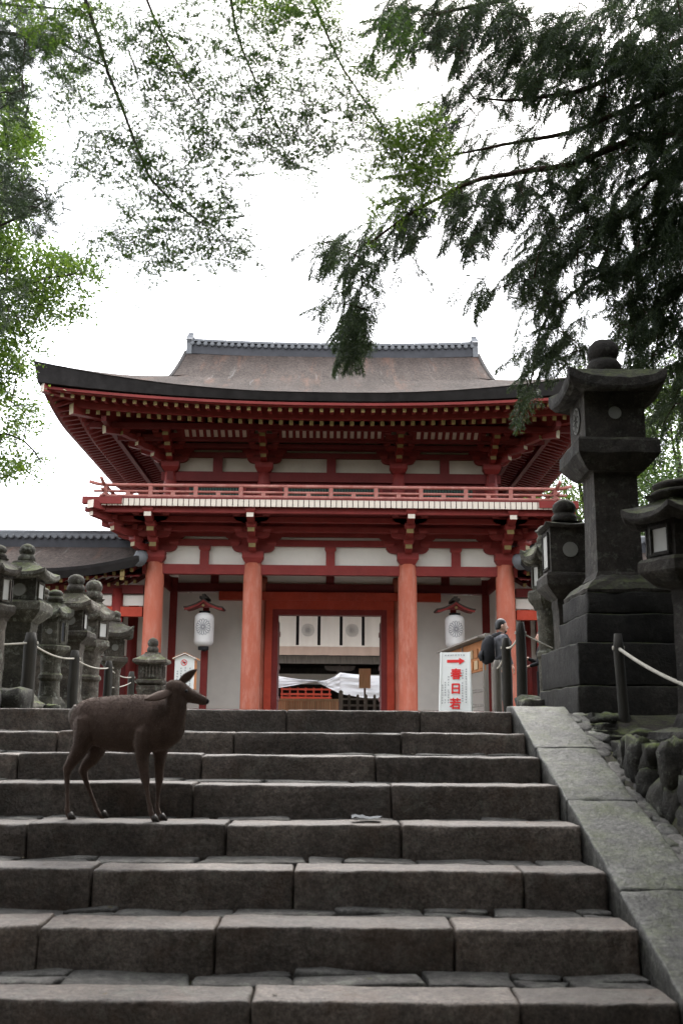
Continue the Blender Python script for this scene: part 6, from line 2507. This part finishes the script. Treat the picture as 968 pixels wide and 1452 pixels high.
# --- 5. trees beyond the court, seen between the lanterns and the gate
def round_tree(name, label, base, h, cr, n_cl, mat, seed, size=.13, n_per=26, group='green trees beyond the court'):
    t = Tree(name, label, base, M['trunk'], group)
    rr = np.random.default_rng(seed)
    b = Vector(base)
    tk = t.trunk([b + Vector((0, 0, -.2)), b + Vector((.1, .05, h * .4)), b + Vector((-.05, .1, h * .75))], .04 * h * .55, .05)
    cen = b + Vector((0, 0, h * .62))
    for i in range(9):
        a = i * 2.4
        t.limb([b + Vector((0, 0, h * (.3 + .04 * i))), cen + Vector((math.cos(a) * cr * .5, math.sin(a) * cr * .5, (i - 4) * h * .03)), cen + Vector((math.cos(a) * cr * .85, math.sin(a) * cr * .85, (i - 3) * h * .05))], .012 * h * .7, .012)
    d = unit(rr.normal(size=(n_cl, 3))) * (rr.uniform(.25, 1, (n_cl, 1)) ** .5)
    lump = np.array([1 + .35 * noise.noise(Vector(q) * 1.8 + Vector((seed, 0, 0))) for q in d])[:, None]
    c_ = np.array(cen) + d * np.array([cr, cr, h * .42]) * lump
    t.twigs(c_[::3], .012)
    t.crown(*leafy(c_, n_per, cr * .11 + .06, size, LEAF_O, seed + 1, .6, 1.1), M[mat])
    t.finish()
    return t


round_tree('broadleaf_tree', 'yellow green tree in the gap between gate and tall lantern', (10.8, 41.0, PLAT), 14.5, 3.2, 800, 'bright_leaf', 31, .15, 40)
round_tree('broadleaf_tree', 'green tree showing right of the tall lantern shaft', (14.2, 39.0, PLAT), 15.0, 3.4, 900, 'bright_leaf', 41, .15, 40)
round_tree('broadleaf_tree', 'dark tree deep behind the right hand lanterns', (12.8, 34.0, PLAT), 9.5, 2.6, 400, 'forest_leaf', 51)

# --- 6. unseen forest, added around the viewer to shade the risers and right lanterns
src = round_tree('added_shade_tree', 'tall unseen forest tree added to shade the stairs', (-7, -6, 0), 15, 4.6, 420, 'forest_leaf', 61, .42, 34, 'unseen forest added for shade')
spots = [(-1.5, -8.5, 1.05, .6), (4.5, -6.5, 1.0, 1.4), (10, -3, 1.1, 2.2), (-12, -1, 1.1, 3.0), (12, 4, 1.0, 4.0), (-11.5, 5, .95, 5.0), (2, -13, 1.3, .3), (-8, -14, 1.3, 2.7), (10, -12, 1.35, 1.1), (17, -2, 1.2, .9), (-18, 0, 1.2, 1.9), (15, 11, 1.1, 2.0), (5.8, .2, 1.15, 2.9), (8.6, 6.2, .9, .4), (10.2, 10.5, .95, 1.6), (-2.5, -17, 1.3, .2), (5, -19, 1.4, 1.2), (-14, -9, 1.25, .5), (15, -8, 1.25, 2.3)]
for i, (x, y, s, r_) in enumerate(spots):
    o = src.t.copy()
    COL.objects.link(o)
    o.location = (x, y, 0 if y < 2 else .8)
    o.scale = (s, s, s)
    o.rotation_euler = (0, 0, r_)
    for ch in src.t.children:
        q = ch.copy()
        COL.objects.link(q)
        q.parent = o

# unseen undergrowth, added to block low light between those trunks
rr = np.random.default_rng(77)
n = 2600
th_ = rr.uniform(math.pi * .93, math.pi * 2.07, n)
rd = rr.uniform(15, 24, n)
cs = np.stack([np.cos(th_) * rd, np.sin(th_) * rd + 3, rr.uniform(0, 1, n) ** 1.3 * 6.5], 1)
us = fast_mesh('undergrowth', *leafy(cs, 14, .7, .45, LEAF_O, 78, .8), M['forest_leaf'])
us = bpy.data.objects.new('undergrowth', us)
COL.objects.link(us)
tag(us, 'dense unseen undergrowth added behind the viewer to block light', 'undergrowth', None, 'stuff')

# fallen leaves on the steps
rr = np.random.default_rng(91)
fp = []
for _ in range(70):
    k = rr.integers(1, 9)
    yy_ = STEP_Y[k] + rr.uniform(.04, .5)
    fp.append((rr.uniform(SX0 + .5, SX1), yy_, STEP_Z[k] + .008))
fp = np.array(fp)
n = len(fp)
Z = unit(np.array([0, 0, 1.0]) + rr.normal(size=(n, 3)) * .12)
X = unit(np.cross(Z, rr.normal(size=(n, 3))))
M['dry_leaf'] = leafmat('dry_leaf', [(0, (.045, .028, .014)), (.6, (.11, .07, .03)), (1, (.09, .10, .03))], .1)
fl_ = fast_mesh('fallen_leaves', *scatter(LEAF_M[0], LEAF_M[1], fp, X, np.cross(Z, X), Z, rr.uniform(.014, .028, n)), M['dry_leaf'])
fl_ = bpy.data.objects.new('fallen_leaves', fl_)
COL.objects.link(fl_)
tag(fl_, 'small dry leaves scattered over the stone steps', 'leaves', None, 'stuff')
